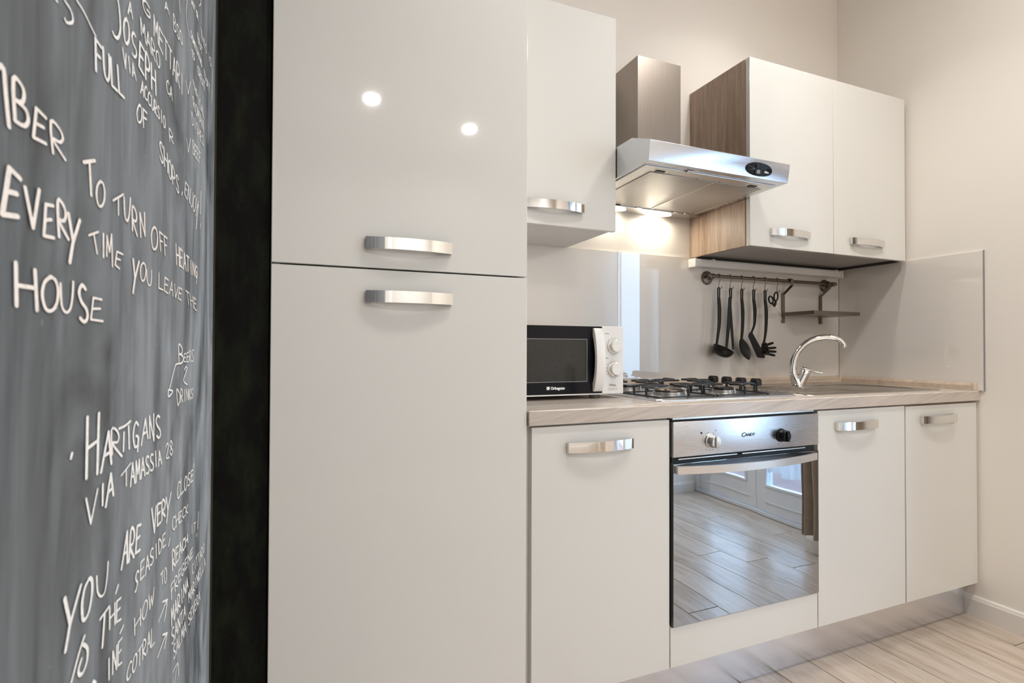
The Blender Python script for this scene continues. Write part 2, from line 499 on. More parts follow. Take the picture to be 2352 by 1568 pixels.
# ------------------------------------------------------------------ French window behind the camera
dr = root('door_1', (2.22, -1.34, 0), kind='structure')
fr = new()
box(fr, 2.19, 2.27, W1Y - 0.035, W1Y, 0, 2.38); box(fr, 2.19, 2.27, W0Y, W0Y + 0.035, 0, 2.38)
box(fr, 2.19, 2.27, W0Y + 0.035, W1Y - 0.035, 2.34, 2.38); box(fr, 2.19, 2.29, W0Y + 0.035, W1Y - 0.035, 0, 0.022)
put('frame', fr, M['door_paint'], dr, smooth=0)
for side in (0, 1):
    ya, yb = ((W0Y + 0.036, -1.3415), (-1.3385, W1Y - 0.036))[side]
    lf = new(); s = 0.085
    x0, x1 = 2.205, 2.250
    box(lf, x0, x1, ya, ya + s, 0.028, 2.336, 0.002); box(lf, x0, x1, yb - s, yb, 0.028, 2.336, 0.002)
    box(lf, x0, x1, ya + s, yb - s, 0.028, 0.19, 0.0); box(lf, x0, x1, ya + s, yb - s, 2.24, 2.336)
    leaf = put('leaf', lf, M['door_paint'], dr, smooth=0)
    mo = new()
    for (u0, u1, v0, v1) in ((ya + s - 0.014, yb - s + 0.014, 0.183, 0.197), (ya + s - 0.014, yb - s + 0.014, 2.233, 2.247), (ya + s - 0.014, ya + s, 0.197, 2.233), (yb - s, yb - s + 0.014, 0.197, 2.233)):
        box(mo, x0 - 0.006, x0 + 0.001, u0, u1, v0, v1, 0.002)
    box(mo, x0 - 0.006, x0 + 0.001, ya + 0.06, yb - 0.06, 0.088, 0.096, 0.002)
    put('moulding', mo, M['door_paint'], leaf, smooth=0)
    put('pane', B(x0 + 0.018, x0 + 0.024, ya + s, yb - s, 0.19, 2.24), M['glass'], leaf, smooth=0)
    if side == 1:
        hb = new(); box(hb, x0 - 0.006, x0, ya + 0.02, ya + 0.05, 0.98, 1.12, 0.003)
        tube(hb, [(x0 - 0.006, ya + 0.035, 1.06), (x0 - 0.045, ya + 0.035, 1.06), (x0 - 0.05, ya + 0.045, 1.06), (x0 - 0.05, ya + 0.14, 1.055)], 0.008)
        put('door_handle', hb, M['chrome'], leaf)
mark(put('balcony_floor', B(2.30, 3.9, -3.6, 0.4, -0.10, -0.02), M['terracotta'], smooth=0), kind='structure')
mark(put('balcony_kerb', B(3.9, 4.1, -3.6, 0.4, -0.10, 0.10, 0.01), M['stone'], loc=(4.0, -1.6, -0.10)),
     'pale stone kerb along the outer edge of the balcony', 'kerb')
rl = root('balcony_railing', (4.0, -1.6, 0.10), 'white metal balcony railing with slim upright bars', 'railing')
put('top_rail', B(3.98, 4.02, -3.6, 0.4, 1.02, 1.06, 0.006), M['door_paint'], rl)
bal0 = None
for i in range(32):
    y = -3.55 + i * 0.125
    if bal0 is None:
        bal0 = put('baluster', tube(new(), [(4.0, y, 0.10), (4.0, y, 1.02)], 0.009, 8), M['door_paint'], rl)
    else:
        o = bal0.copy(); o.location = (0, i * 0.125, 0); COL.objects.link(o)
hd = new()
for i in range(2600):
    c = Vector((random.uniform(4.35, 4.9), random.uniform(-3.8, 0.6), random.uniform(-0.1, 0.7)))
    a = Vector([random.uniform(-1, 1) for _ in range(3)]).normalized() * 0.05; b = Vector([random.uniform(-1, 1) for _ in range(3)]).normalized() * 0.03
    vs = [hd.verts.new(c + v) for v in (a, b, -a, -b)]; hd.faces.new(vs)
mark(put('hedge', hd, M['leaf'], smooth=0, loc=(4.6, -1.6, 0)), 'dense green hedge growing beyond the balcony railing', 'hedge', kind='stuff')

# ------------------------------------------------------------------ curtains, pole, radiator
def drape(name, ya, yb, x, z0, z1, folds, amp, mat, label, group=None, flare=1.0):
    b = new(); n = folds * 10
    rings = []
    for zz, am, fl_ in ((z0, amp * 1.15, flare), (z0 + 0.35 * (z1 - z0), amp, 1 + (flare - 1) * .6), (z0 + 0.7 * (z1 - z0), amp * .8, 1 + (flare - 1) * .3), (z1, amp * .6, 1.0)):
        out = []
        for side in (0.0018, -0.0018):
            row = []
            for i in range(n + 1):
                t = i / n
                yy = ya + (yb - ya) * (0.5 + (t - 0.5) * fl_)
                row.append((x + side + am * sin(2 * pi * folds * t + 0.6 * sin(5 * t)), yy, zz + 0.012 * sin(9 * t) * (zz == z0)))
            out += row if side > 0 else row[::-1]
        rings.append(out)
    ring_loft(b, rings)
    return mark(put(name, b, mat, smooth=70, loc=(x, (ya + yb) / 2, z1)), label, 'curtain', group)
drape('curtain', -0.735, -0.49, 1.865, 0.10, 2.62, 5, 0.022, M['tan_cloth'], 'tan cloth curtain hanging beside the French window')
drape('sheer_curtain', -1.12, -0.90, 2.10, 0.30, 2.33, 4, 0.016, M['sheer'], 'white sheer curtain just inside the near leaf of the French window', flare=1.3)
drape('sheer_curtain', -1.88, -1.66, 2.10, 0.30, 2.33, 4, 0.016, M['sheer'], 'white sheer curtain just inside the far leaf of the French window', flare=1.2)
rd = root('curtain_pole', (1.865, -1.34, 2.63), 'steel curtain pole above the French window', 'curtain pole')
put('pole', tube(new(), [(1.865, -2.3, 2.635), (1.865, -0.45, 2.635)], 0.012), M['steel_dull'], rd)
for y in (-2.3, -0.45): put('finial', lathe(new(), [(0.004, -0.02), (0.02, -0.012), (0.024, 0), (0.02, 0.012), (0.004, 0.02)], (1.865, y, 2.635), 'y', 16), M['steel_dull'], rd)
for y in (-2.25, -0.5): put('bracket', tube(new(), [(1.943, y, 2.635), (1.866, y, 2.635)], 0.007, 8), M['steel_dull'], rd)
rad = root('radiator', (1.90, -3.2, 0.15), 'white column radiator on the right wall beyond the French window', 'radiator')
sec0 = None
for i in range(9):
    y = -3.52 + i * 0.08
    if sec0 is None:
        b = B(1.83, 1.915, y, y + 0.07, 0.22, 0.90, 0.012)
        sec0 = put('section', b, M['radiator'], rad)
    else:
        o = sec0.copy(); o.location = (0, i * 0.08, 0); COL.objects.link(o)
put('manifold', tube(new(), [(1.872, -3.55, 0.28), (1.872, -2.78, 0.28)], 0.018), M['radiator'], rad)
put('bracket', B(1.915, 1.9425, -3.3, -3.05, 0.6, 0.64), M['radiator'], rad)

# ------------------------------------------------------------------ downlights, plus two added fill fixtures
names = ['left round ceiling downlight reflected in the tall fridge door', 'right round ceiling downlight reflected in the tall fridge door',
         'round ceiling downlight directly over the worktop front', 'added round fill light on the ceiling in front of the fridge cabinet',
         'added round fill light on the ceiling in front of the oven']
for i, (lx, ly) in enumerate(LAMPS):
    t = root('downlight', (lx, ly, CEIL), names[i], 'ceiling light')
    k = 1.0 if i < 3 else 2.35
    put('trim_ring', lathe(new(), [(r_ * k, z_) for r_, z_ in [(0.052, 0), (0.070, 0), (0.070, -0.003), (0.066, -0.007), (0.055, -0.007), (0.052, -0.004)]], (lx, ly, CEIL), 'z', 32, cap=False), M['chrome'], t)
    put('lens', lathe(new(), [(0.053 * k, 0.0), (0.053 * k, -0.004), (0.03 * k, -0.006), (0.002, -0.0065)], (lx, ly, CEIL), 'z', 24), M['lamp_lens'], t)

# ================================================================== CHALKBOARD
cbp = new()
# flat board with a rounded far edge
prof = [(XL - 0.013, -1.72), (XL, -1.72), (XL, -0.058), (XL - 0.0012, -0.053), (XL - 0.005, -0.0502), (XL - 0.013, -0.050)]
prism(cbp, prof, 'z', 0, CEIL)
cb = root('chalkboard', (XL, -0.9, 0), 'grey wiped chalkboard wall covered with white handwriting, left of the fridge', 'chalkboard')
put('board', cbp, M['chalkboard'], cb, smooth=30)
FONT = {
'A': [[0,0,.5,1,1,0],[.2,.38,.82,.38]], 'B': [[0,0,.02,1,.6,.97,.75,.78,.55,.56,.1,.52],[.1,.52,.8,.45,.95,.22,.6,.02,0,0]],
'C': [[.95,.88,.55,1,.12,.75,0,.4,.2,.08,.6,0,.95,.1]], 'D': [[.05,0,0,1,.5,.92,.9,.6,.85,.25,.5,.03,.05,0]],
'E': [[.95,.97,.1,1,.05,.5,0,.05,.9,0],[.07,.52,.75,.55]], 'F': [[.95,.95,.05,1,.05,.5,.05,-.05],[.05,.52,.75,.55]],
'G': [[.9,.88,.5,1,.1,.75,0,.35,.3,.02,.8,.1,.85,.42,.5,.45]], 'H': [[0,1,.02,0],[.97,1,1,0],[.02,.48,.98,.55]],
'I': [[.5,1,.5,0]], 'J': [[.9,1,.85,.2,.5,0,.1,.15]], 'K': [[0,1,.05,0],[.9,1,.08,.45,.95,0]],
'L': [[.05,1,0,.02,.95,.04]], 'M': [[0,0,.08,1,.48,.35,.88,1,1,0]], 'N': [[0,0,.08,1,.9,0,1,1]],
'O': [[.55,1,.15,.82,0,.45,.2,.06,.55,0,.9,.2,1,.6,.8,.92,.45,.98]], 'P': [[.05,0,0,1,.6,.97,.85,.72,.6,.48,.05,.45]],
'R': [[.05,0,0,1,.6,.97,.85,.72,.6,.5,.08,.45,.95,-.02]], 'S': [[.9,.9,.5,1,.1,.8,.3,.55,.8,.35,.85,.12,.45,0,.05,.1]],
'T': [[0,.97,1,1],[.5,.98,.5,0]], 'U': [[0,1,.05,.25,.4,0,.8,.15,.97,.6,1,1]], 'V': [[0,1,.48,0,1,1]],
'W': [[0,1,.25,0,.5,.7,.75,0,1,1]], 'Y': [[0,1,.45,.45],[1,1,.45,.4,.2,-.05]], 'X': [[0,1,1,0],[1,1,0,0]],
'Z': [[0,1,1,1,0,0,1,0]], '2': [[.1,.8,.5,1,.85,.75,.1,.05,1,0]], '8': [[.5,.5,.1,.75,.5,1,.9,.75,.5,.5,.05,.22,.5,0,.95,.22,.5,.5]],
}
CHALK = [
([],[[-.802,1.283,-.797,1.281,-.788,1.281,-.783,1.278,-.784,1.274,-.79,1.27,-.795,1.268,-.797,1.269],[-.813,1.273,-.81,1.273],[-.776,1.294,-.762,1.294,-.745,1.291,-.737,1.29]]),
([('FULL',-.74,1.288,-.665,1.295,-.738,1.265,-.657,1.274),('OF',-.617,1.289,-.576,1.296,-.62,1.27,-.57,1.28),('SHOPS',-.524,1.289,-.406,1.273,-.52,1.267,-.401,1.252),('ENJOY',-.364,1.284,-.241,1.287,-.368,1.264,-.25,1.257)],[[-.221,1.308,-.224,1.269],[-.223,1.253,-.222,1.248],[-.381,1.264,-.385,1.259],[-.246,1.279,-.266,1.236]]),
([('B',-.868,1.195,-.85,1.198,-.865,1.173,-.846,1.174),('E',-.84,1.191,-.823,1.191,-.842,1.171,-.821,1.175),('R',-.818,1.191,-.794,1.193,-.815,1.172,-.791,1.175),('T',-.76,1.184,-.734,1.193,-.756,1.16,-.728,1.167),('O',-.732,1.178,-.711,1.183,-.731,1.158,-.709,1.163),('T',-.69,1.173,-.658,1.187,-.687,1.16,-.659,1.169),('U',-.658,1.184,-.635,1.189,-.655,1.163,-.636,1.167),('R',-.63,1.182,-.61,1.182,-.629,1.16,-.609,1.158),('N',-.604,1.182,-.583,1.187,-.598,1.159,-.578,1.164),('O',-.556,1.18,-.525,1.183,-.554,1.155,-.523,1.158),('FF',-.519,1.18,-.472,1.182,-.512,1.16,-.467,1.159),('HEATING',-.423,1.183,-.245,1.177,-.417,1.157,-.244,1.159)],[[-.883,1.194,-.878,1.196,-.875,1.183,-.871,1.167],[-.253,1.17,-.255,1.15]]),
([('E',-.872,1.145,-.856,1.143,-.878,1.116,-.857,1.121),('V',-.852,1.139,-.832,1.143,-.848,1.116,-.832,1.12),('E',-.825,1.136,-.811,1.139,-.826,1.115,-.808,1.118),('R',-.805,1.143,-.789,1.144,-.803,1.12,-.784,1.122),('Y',-.787,1.139,-.764,1.139,-.787,1.107,-.767,1.109),('T',-.747,1.132,-.724,1.139,-.739,1.119,-.715,1.123),('I',-.717,1.139,-.708,1.14,-.716,1.12,-.707,1.121),('M',-.705,1.139,-.689,1.144,-.704,1.123,-.687,1.116),('E',-.679,1.131,-.656,1.132,-.681,1.118,-.666,1.117),('Y',-.625,1.132,-.602,1.133,-.627,1.101,-.609,1.102),('O',-.598,1.134,-.574,1.135,-.598,1.115,-.576,1.116),('U',-.573,1.129,-.55,1.131,-.569,1.113,-.547,1.114),('LEAVE',-.519,1.133,-.37,1.127,-.518,1.115,-.376,1.111),('THE',-.351,1.129,-.253,1.123,-.338,1.111,-.246,1.105)],[]),
([('H',-.862,1.094,-.835,1.093,-.861,1.07,-.832,1.069),('O',-.828,1.091,-.801,1.093,-.827,1.069,-.8,1.071),('U',-.799,1.089,-.775,1.093,-.797,1.07,-.775,1.071),('S',-.768,1.092,-.75,1.093,-.763,1.065,-.742,1.066),('E',-.738,1.085,-.713,1.086,-.741,1.067,-.707,1.068)],[]),
([('O',-.667,1.347,-.647,1.352,-.664,1.324,-.644,1.332),('S',-.641,1.347,-.624,1.353,-.637,1.325,-.617,1.333),('EPH',-.613,1.352,-.542,1.356,-.614,1.325,-.538,1.331),('VIA',-.669,1.317,-.625,1.32,-.665,1.303,-.619,1.309),('ACCURSIO',-.604,1.319,-.492,1.324,-.605,1.305,-.49,1.311),('R',-.471,1.319,-.447,1.32,-.468,1.304,-.443,1.31)],[[-.683,1.352,-.678,1.346,-.674,1.333,-.676,1.325,-.682,1.318,-.691,1.315,-.695,1.316]]),
([('G',-.605,1.403,-.571,1.411,-.599,1.392,-.564,1.4),('METTARI',-.557,1.412,-.382,1.425,-.554,1.391,-.38,1.398),('V',-.367,1.427,-.327,1.444,-.359,1.414,-.333,1.421),('A',-.651,1.371,-.639,1.372,-.652,1.358,-.636,1.362),('MARO',-.612,1.379,-.523,1.383,-.607,1.364,-.519,1.367),('CA',-.49,1.374,-.454,1.376,-.488,1.359,-.452,1.362),('BSO',-.456,1.471,-.398,1.477,-.453,1.454,-.387,1.464),('A',-.507,1.459,-.483,1.466,-.502,1.451,-.476,1.459),('I',-.432,1.507,-.404,1.517,-.423,1.499,-.395,1.503)],[]),
([('CAST OR',-.339,1.567,-.268,1.58,-.334,1.561,-.265,1.572),('SOMETHING',-.334,1.519,-.226,1.525,-.331,1.51,-.223,1.515),('TO',-.325,1.495,-.294,1.502,-.322,1.485,-.294,1.492),('BUT',-.275,1.547,-.221,1.549,-.269,1.538,-.217,1.537),('THIS IS',-.242,1.573,-.126,1.579,-.241,1.56,-.121,1.566),('GREAT',-.27,1.498,-.192,1.504,-.265,1.486,-.187,1.491),('THAT',-.209,1.521,-.133,1.525,-.206,1.51,-.132,1.51),('TYPICAL',-.314,1.455,-.202,1.453,-.303,1.446,-.195,1.44),('ROMAN',-.311,1.429,-.201,1.435,-.305,1.416,-.196,1.418),('DISHES',-.319,1.403,-.199,1.407,-.313,1.387,-.194,1.392),('V',-.357,1.348,-.322,1.36,-.352,1.332,-.328,1.336),('BEEF',-.307,1.364,-.228,1.37,-.303,1.345,-.227,1.351)],[[-.362,1.549,-.367,1.522,-.355,1.509,-.336,1.507],[-.126,1.583,-.108,1.566,-.107,1.532,-.113,1.505],[-.245,1.619,-.244,1.612,-.258,1.6]]),
([('B',-.398,1.05,-.36,1.046,-.393,1.024,-.356,1.024),('EERS',-.357,1.037,-.27,1.043,-.357,1.026,-.273,1.023),('D',-.406,.989,-.381,.987,-.399,.967,-.376,.97),('RINKS',-.379,.988,-.277,.981,-.378,.97,-.273,.966)],[[-.35,1.014,-.339,1.018,-.33,1.015,-.338,1.01,-.355,1.001,-.351,.996,-.327,.991],[-.396,1.024,-.413,1.023,-.427,1.014,-.45,.994],[-.458,.993,-.431,.989,-.456,.984,-.458,.993]]),
([('H',-.745,.993,-.716,.993,-.746,.947,-.719,.945),('A',-.702,.976,-.684,.973,-.712,.944,-.683,.946),('R',-.686,.975,-.662,.973,-.685,.954,-.65,.946),('G',-.617,.973,-.595,.97,-.616,.948,-.594,.944),('A',-.577,.971,-.563,.969,-.586,.945,-.557,.948),('N',-.555,.971,-.532,.971,-.55,.947,-.528,.94),('S',-.526,.967,-.502,.967,-.519,.942,-.493,.938)],[[-.774,.971,-.776,.968],[-.663,.973,-.646,.973,-.626,.975],[-.647,.967,-.648,.95],[-.632,.971,-.629,.949],[-.595,.954,-.599,.941]]),
([('V',-.745,.931,-.717,.932,-.743,.912,-.722,.906),('A',-.69,.938,-.679,.936,-.698,.912,-.676,.917),('T',-.655,.929,-.622,.934,-.651,.916,-.624,.915),('AMASSIA',-.626,.934,-.493,.924,-.625,.912,-.488,.907),('28',-.471,.928,-.427,.924,-.468,.909,-.423,.905)],[[-.706,.933,-.706,.916]]),
([('CLOSE',-.397,.86,-.265,.852,-.396,.837,-.264,.835),('VER',-.54,.867,-.461,.856,-.535,.836,-.464,.837),('Y',-.465,.859,-.433,.858,-.463,.829,-.442,.826),('ARE',-.643,.872,-.58,.863,-.652,.842,-.581,.837),('Y',-.785,.873,-.752,.869,-.785,.839,-.766,.83),('O',-.747,.87,-.723,.865,-.754,.844,-.733,.835),('U',-.719,.862,-.688,.863,-.717,.845,-.691,.835)],[[-.259,.86,-.266,.856]]),
([('S',-.602,.82,-.587,.817,-.604,.799,-.594,.803),('EASIDE',-.585,.822,-.463,.816,-.584,.803,-.46,.8),('CHECK',-.429,.822,-.305,.809,-.422,.803,-.308,.797),('T',-.709,.824,-.684,.823,-.712,.801,-.691,.793),('HE',-.685,.821,-.648,.816,-.685,.803,-.646,.795)],[[-.439,.8,-.446,.793],[-.66,.831,-.666,.827]]),
([('HOW',-.606,.775,-.518,.771,-.605,.758,-.519,.754),('TO',-.49,.774,-.455,.772,-.486,.761,-.452,.75),('REACH',-.425,.777,-.309,.764,-.422,.751,-.305,.752),('IT',-.287,.77,-.234,.759,-.281,.755,-.243,.747)],[[-.744,.827,-.755,.82,-.77,.806],[-.746,.822,-.737,.814,-.738,.805,-.746,.801,-.753,.803,-.756,.808,-.75,.813],[-.211,.769,-.219,.744],[-.224,.737,-.228,.734]]),
([('INE',-.692,.779,-.643,.776,-.691,.762,-.642,.752),('COTRAL',-.627,.739,-.515,.728,-.631,.726,-.513,.706)],[[-.642,.786,-.651,.784],[-.723,.781,-.717,.776],[-.496,.721,-.451,.726,-.464,.707],[-.475,.735,-.448,.726],[-.5,.681,-.452,.685,-.462,.672],[-.473,.694,-.447,.683]]),
([('FREGENE',-.431,.737,-.261,.729,-.427,.717,-.26,.716),('MARINA',-.428,.705,-.302,.698,-.423,.681,-.298,.68),('CITTADO',-.272,.702,-.142,.695,-.264,.685,-.135,.678),('SANTA',-.424,.675,-.32,.664,-.419,.653,-.319,.648),('MARINELLA',-.302,.672,-.13,.665,-.294,.653,-.121,.646),('SALMA SEVERA',-.411,.646,-.186,.629,-.407,.627,-.181,.61)],[[-.399,.593,-.377,.607,-.369,.586],[-.41,.613,-.379,.609]])]

LIFT = [0]
def stroke(bm, pts, wy, wz):
    """chisel-nib chalk stroke lying on the board, pts are (y, z)"""
    n = 8
    nib = [(wy / 2 * cos(2 * pi * k / n), wz / 2 * sin(2 * pi * k / n)) for k in range(n)]
    sm = []
    if len(pts) > 2:
        q = spline([(0, p[0], p[1]) for p in pts], 3)
        sm = [(v.y, v.z) for v in q]
    else: sm = pts
    X = XL + 0.0006
    for a, b in zip(sm, sm[1:]):
        P = sorted({(round(c[0] + d[0], 5), round(c[1] + d[1], 5)) for c in (a, b) for d in nib})
        def half(P):
            h = []
            for p in P:
                while len(h) > 1 and (h[-1][0] - h[-2][0]) * (p[1] - h[-2][1]) - (h[-1][1] - h[-2][1]) * (p[0] - h[-2][0]) <= 0: h.pop()
                h.append(p)
            return h[:-1]
        hull = half(P) + half(P[::-1])
        if len(hull) > 2:
            LIFT[0] = (LIFT[0] + 1) % 60
            bm.faces.new([bm.verts.new((X + LIFT[0] * 4e-6, y, z)) for y, z in hull])
rnd = random.Random(3)
for li, (words, lines) in enumerate(CHALK):
    wm = M['chalk_warm'] if li in (2, 3, 4) else M['chalk']
    for w_ in words:
        b = new()
        t, c = w_[0], w_[1:]
        tl, tr_, bl, br = [(c[i], c[i + 1]) for i in (0, 2, 4, 6)]
        n = len(t)
        hgt = abs(tl[1] - bl[1])
        for i, ch in enumerate(t):
            if ch not in FONT: continue
            u0, u1 = (i + 0.09) / n, (i + 0.88) / n
            if n == 1: u0, u1 = 0.04, 0.96
            dv = rnd.uniform(-0.05, 0.05) * (n > 1)
            for s_ in FONT[ch]:
                pts = []
                for k in range(0, len(s_), 2):
                    u = u0 + (u1 - u0) * s_[k]; v = s_[k + 1] + dv
                    pts.append(tuple((1 - v) * ((1 - u) * bl[q] + u * br[q]) + v * ((1 - u) * tl[q] + u * tr_[q]) for q in (0, 1)))
                k = min(1.0, max(0.60, hgt / 0.028))
                if ch in 'AEFHIKLMNTVWXYZ':
                    for p, q in zip(pts, pts[1:]): stroke(b, [p, q], 0.0056 * k, 0.0030 * k)
                else: stroke(b, pts, 0.0056 * k, 0.0030 * k)
        put('chalk_writing', b, wm, cb, smooth=0, flat=True)
    for s_ in lines:
        b = new()
        pts = [(s_[k], s_[k + 1]) for k in range(0, len(s_), 2)]
        thin = 0.6 if li in (0, 7, 15, 16) else 0.9
        stroke(b, pts, 0.0052 * thin, 0.0027 * thin)
        put('chalk_writing', b, wm, cb, smooth=0, flat=True)

# ================================================================== CABINETS
def handle(parent, xc, zc, yf, w=0.202, h=0.027):
    """chrome bow handle standing on a door front at y = yf"""
    out, inn = [], []
    n = 20
    for i in range(n + 1):
        t = i / n
        d = 0.013 + 0.015 * 4 * t * (1 - t)
        out.append((xc - w / 2 + w * t, yf - d))
    for i in range(n + 1):
        t = 1 - i / n
        x = xc - (w / 2 - 0.013) + (w - 0.026) * t
        d = max(0.0, 0.007 + 0.015 * 4 * t * (1 - t)) if 0 < i < n else 0.0
        inn.append((x, yf - d))
    poly = out + [(xc + w / 2, yf)] + inn + [(xc - w / 2, yf)]
    b = new()
    prism(b, poly, 'z', zc - h / 2, zc + h / 2, 0.0)
    return put('handle', b, M['chrome'], parent, smooth=25)

def door(name, parent, x0, x1, z0, z1, yf, hx=None, hz=None, t=0.019):
    d = put(name, B(x0, x1, yf, yf + t, z0, z1, 0.0012), M['lacquer'], parent)
    if hx is not None: handle(d, hx, hz, yf)
    return d

# tall fridge housing
t = root('fridge_cabinet', (-0.30, 0.3, 0), 'tall cream lacquered fridge cabinet with two stacked doors beside the chalkboard', 'cabinet')
b = new()
box(b, -0.600, -0.582, 0.021, YB - 0.001, 0.0, 2.144); box(b, -0.019, -0.001, 0.021, YB - 0.001, 0.0, 2.144)
box(b, -0.582, -0.019, 0.021, YB - 0.001, 2.126, 2.144); box(b, -0.582, -0.019, 0.55, YB - 0.001, 0.0, 2.126); box(b, -0.582, -0.019, 0.021, 0.55, 0.12, 0.138)
put('carcass', b, M['lacquer'], t, smooth=0)
put('gap_shade_sheet', B(-0.581, -0.020, 0.022, 0.05, 0.14, 2.125), M['dark'], t, smooth=0)  # dark sheet, stands in for the shade behind the doors
door('upper_door', t, -0.5985, -0.0015, 1.2292, 2.142, 0.0, -0.3035, 1.2845)
door('lower_door', t, -0.5985, -0.0015, 0.135, 1.2256, 0.0, -0.302, 1.163)

def carcass(parent, x0, x1, z0, z1, y0=0.0205, m='lacquer', y1=YB - 0.001):
    b = new(); s = 0.016
    box(b, x0, x0 + s, y0, y1, z0, z1); box(b, x1 - s, x1, y0, y1, z0, z1)
    box(b, x0 + s, x1 - s, y0, y1, z0, z0 + s); box(b, x0 + s, x1 - s, y0, y1, z1 - s, z1); box(b, x0 + s, x1 - s, y1 - 0.008, y1, z0 + s, z1 - s)
    return put('carcass', b, M[m], parent, smooth=0)

t = root('base_cabinet', (0.225, 0.3, 0.132), 'cream base cabinet left of the oven, one tall door with bow handle', 'cabinet')
carcass(t, 0.001, 0.4495, 0.132, 0.846); door('door', t, 0.013, 0.4470, 0.134, 0.843, 0.0, 0.2145, 0.7865)
t = root('oven_cabinet', (0.748, 0.3, 0.132), 'cream oven housing with a plain filler panel below the oven', 'cabinet')
b = new()
box(b, 0.4505, 0.4535, 0.0205, YB - 0.001, 0.132, 0.846); box(b, 1.0440, 1.0465, 0.0205, YB - 0.001, 0.132, 0.846); box(b, 0.4535, 1.044, 0.0205, YB - 0.001, 0.132, 0.150)
put('carcass', b, M['edge'], t, smooth=0)
put('filler_panel', B(0.4505, 1.0455, 0.0, 0.019, 0.134, 0.2475, 0.0012), M['lacquer'], t)
t = root('base_cabinet', (1.272, 0.3, 0.132), 'cream base cabinet right of the oven, one tall door with bow handle', 'cabinet')
carcass(t, 1.0475, 1.4975, 0.132, 0.846, m='edge'); door('door', t, 1.0495, 1.4945, 0.134, 0.843, 0.0, 1.2325, 0.789)
t = root('base_cabinet', (1.72, 0.3, 0.132), 'cream base cabinet in the corner against the right wall, under the sink end', 'cabinet')
carcass(t, 1.4985, 1.9420, 0.132, 0.846, m='edge'); door('door', t, 1.5015, 1.9335, 0.134, 0.840, 0.0, 1.684, 0.789)
mark(put('plinth', B(0.0, XR - 0.0135, 0.0415, 0.056, 0.0, 0.131, 0.0005), M['plinth'], loc=(0.97, 0.05, 0)), 'brushed aluminium plinth under the base cabinets', 'plinth')

# worktop with the sink cut-out
WT, WB = 0.8872, 0.849
b = new()
oo = rrect(0.002, XR - 0.001, -0.0083, YB - 0.0075, 0.0012, 6); ii = rrect(1.443, 1.807, 0.073, 0.417, 0.09, 6)
R = lambda pl, z: [(p[0], p[1], z) for p in pl]
ins = rrect(0.0045, XR - 0.0035, -0.0058, YB - 0.010, 0.001, 6)
ring_loft(b, [R(ii, WT), R(ins, WT), R(oo, WT - 0.0025), R(oo, WB), R(ii, WB), R(ii, WT)], cap=False)
mark(put('worktop', b, M['worktop'], smooth=40, loc=(0.97, 0.28, WB)), 'light oak worktop running over the base cabinets', 'worktop')
# upstand strips
t = root('worktop_upstand', (0.97, 0.56, WT), 'narrow oak upstand strip along the back and right edge of the worktop', 'upstand')
pf = [(YB - 0.0075, 0), (YB - 0.0265, 0), (YB - 0.0265, 0.019), (YB - 0.019, 0.029), (YB - 0.0075, 0.0305)]
put('back_strip', prism(new(), [(y, WT + z) for y, z in pf], 'x', 0.003, XR - 0.034), M['upstand'], t, smooth=0)
pf2 = [(XR - 0.0095, 0), (XR - 0.0265, 0), (XR - 0.0265, 0.019), (XR - 0.019, 0.029), (XR - 0.0095, 0.0305)]
put('side_strip', prism(new(), [(x, WT + z) for x, z in pf2], 'y', 0.006, YB - 0.033), M['upstand'], t, smooth=0)
put('corner_cap', prism(new(), [(XR - 0.034, YB - 0.0075), (XR - 0.034, YB - 0.0275), (XR - 0.0275, YB - 0.033), (XR - 0.0095, YB - 0.033), (XR - 0.0095, YB - 0.0075)], 'z', WT, WT + 0.0318, 0.001), plain('beige_plastic', (0.50, 0.43, 0.35), 0.4), t)
put('end_cap', B(XR - 0.0275, XR - 0.0095, -0.004, 0.006, WT, WT + 0.031, 0.002), plain('beige_plastic_light', (0.60, 0.52, 0.43), 0.4), t)

# splashback panels
PT = 1.436
t = root('splashback_panel', (0.33, YB - 0.004, WT), 'glossy grey-beige splashback panel behind the microwave', 'splashback')
put('sheet', B(0.002, 0.652, YB - 0.007, YB - 0.0005, WT, PT), M['panel'], t, smooth=0)
put('joint_strip', B(0.6525, 0.6575, YB - 0.009, YB - 0.0005, WT + 0.031, PT, 0.001), M['alu'], t, smooth=0)
mark(put('splashback_panel', B(0.658, XR - 0.0085, YB - 0.007, YB - 0.0005, WT, PT, 0.0003), M['panel'], loc=(1.3, YB - 0.004, WT), smooth=0), 'glossy beige splashback panel behind the hob, utensils and tap', 'splashback')
t = root('splashback_panel', (XR - 0.004, 0.27, WT), 'glossy beige splashback panel on the right wall beside the sink', 'splashback')
put('sheet', B(XR - 0.0075, XR - 0.0005, -0.024, YB - 0.0085, WT, PT - 0.001), M['panel'], t, smooth=0)
put('edge_strip', B(XR - 0.0085, XR - 0.0005, -0.0258, -0.0245, WT - 0.002, PT + 0.001), M['plastic_grey'], t, smooth=0)

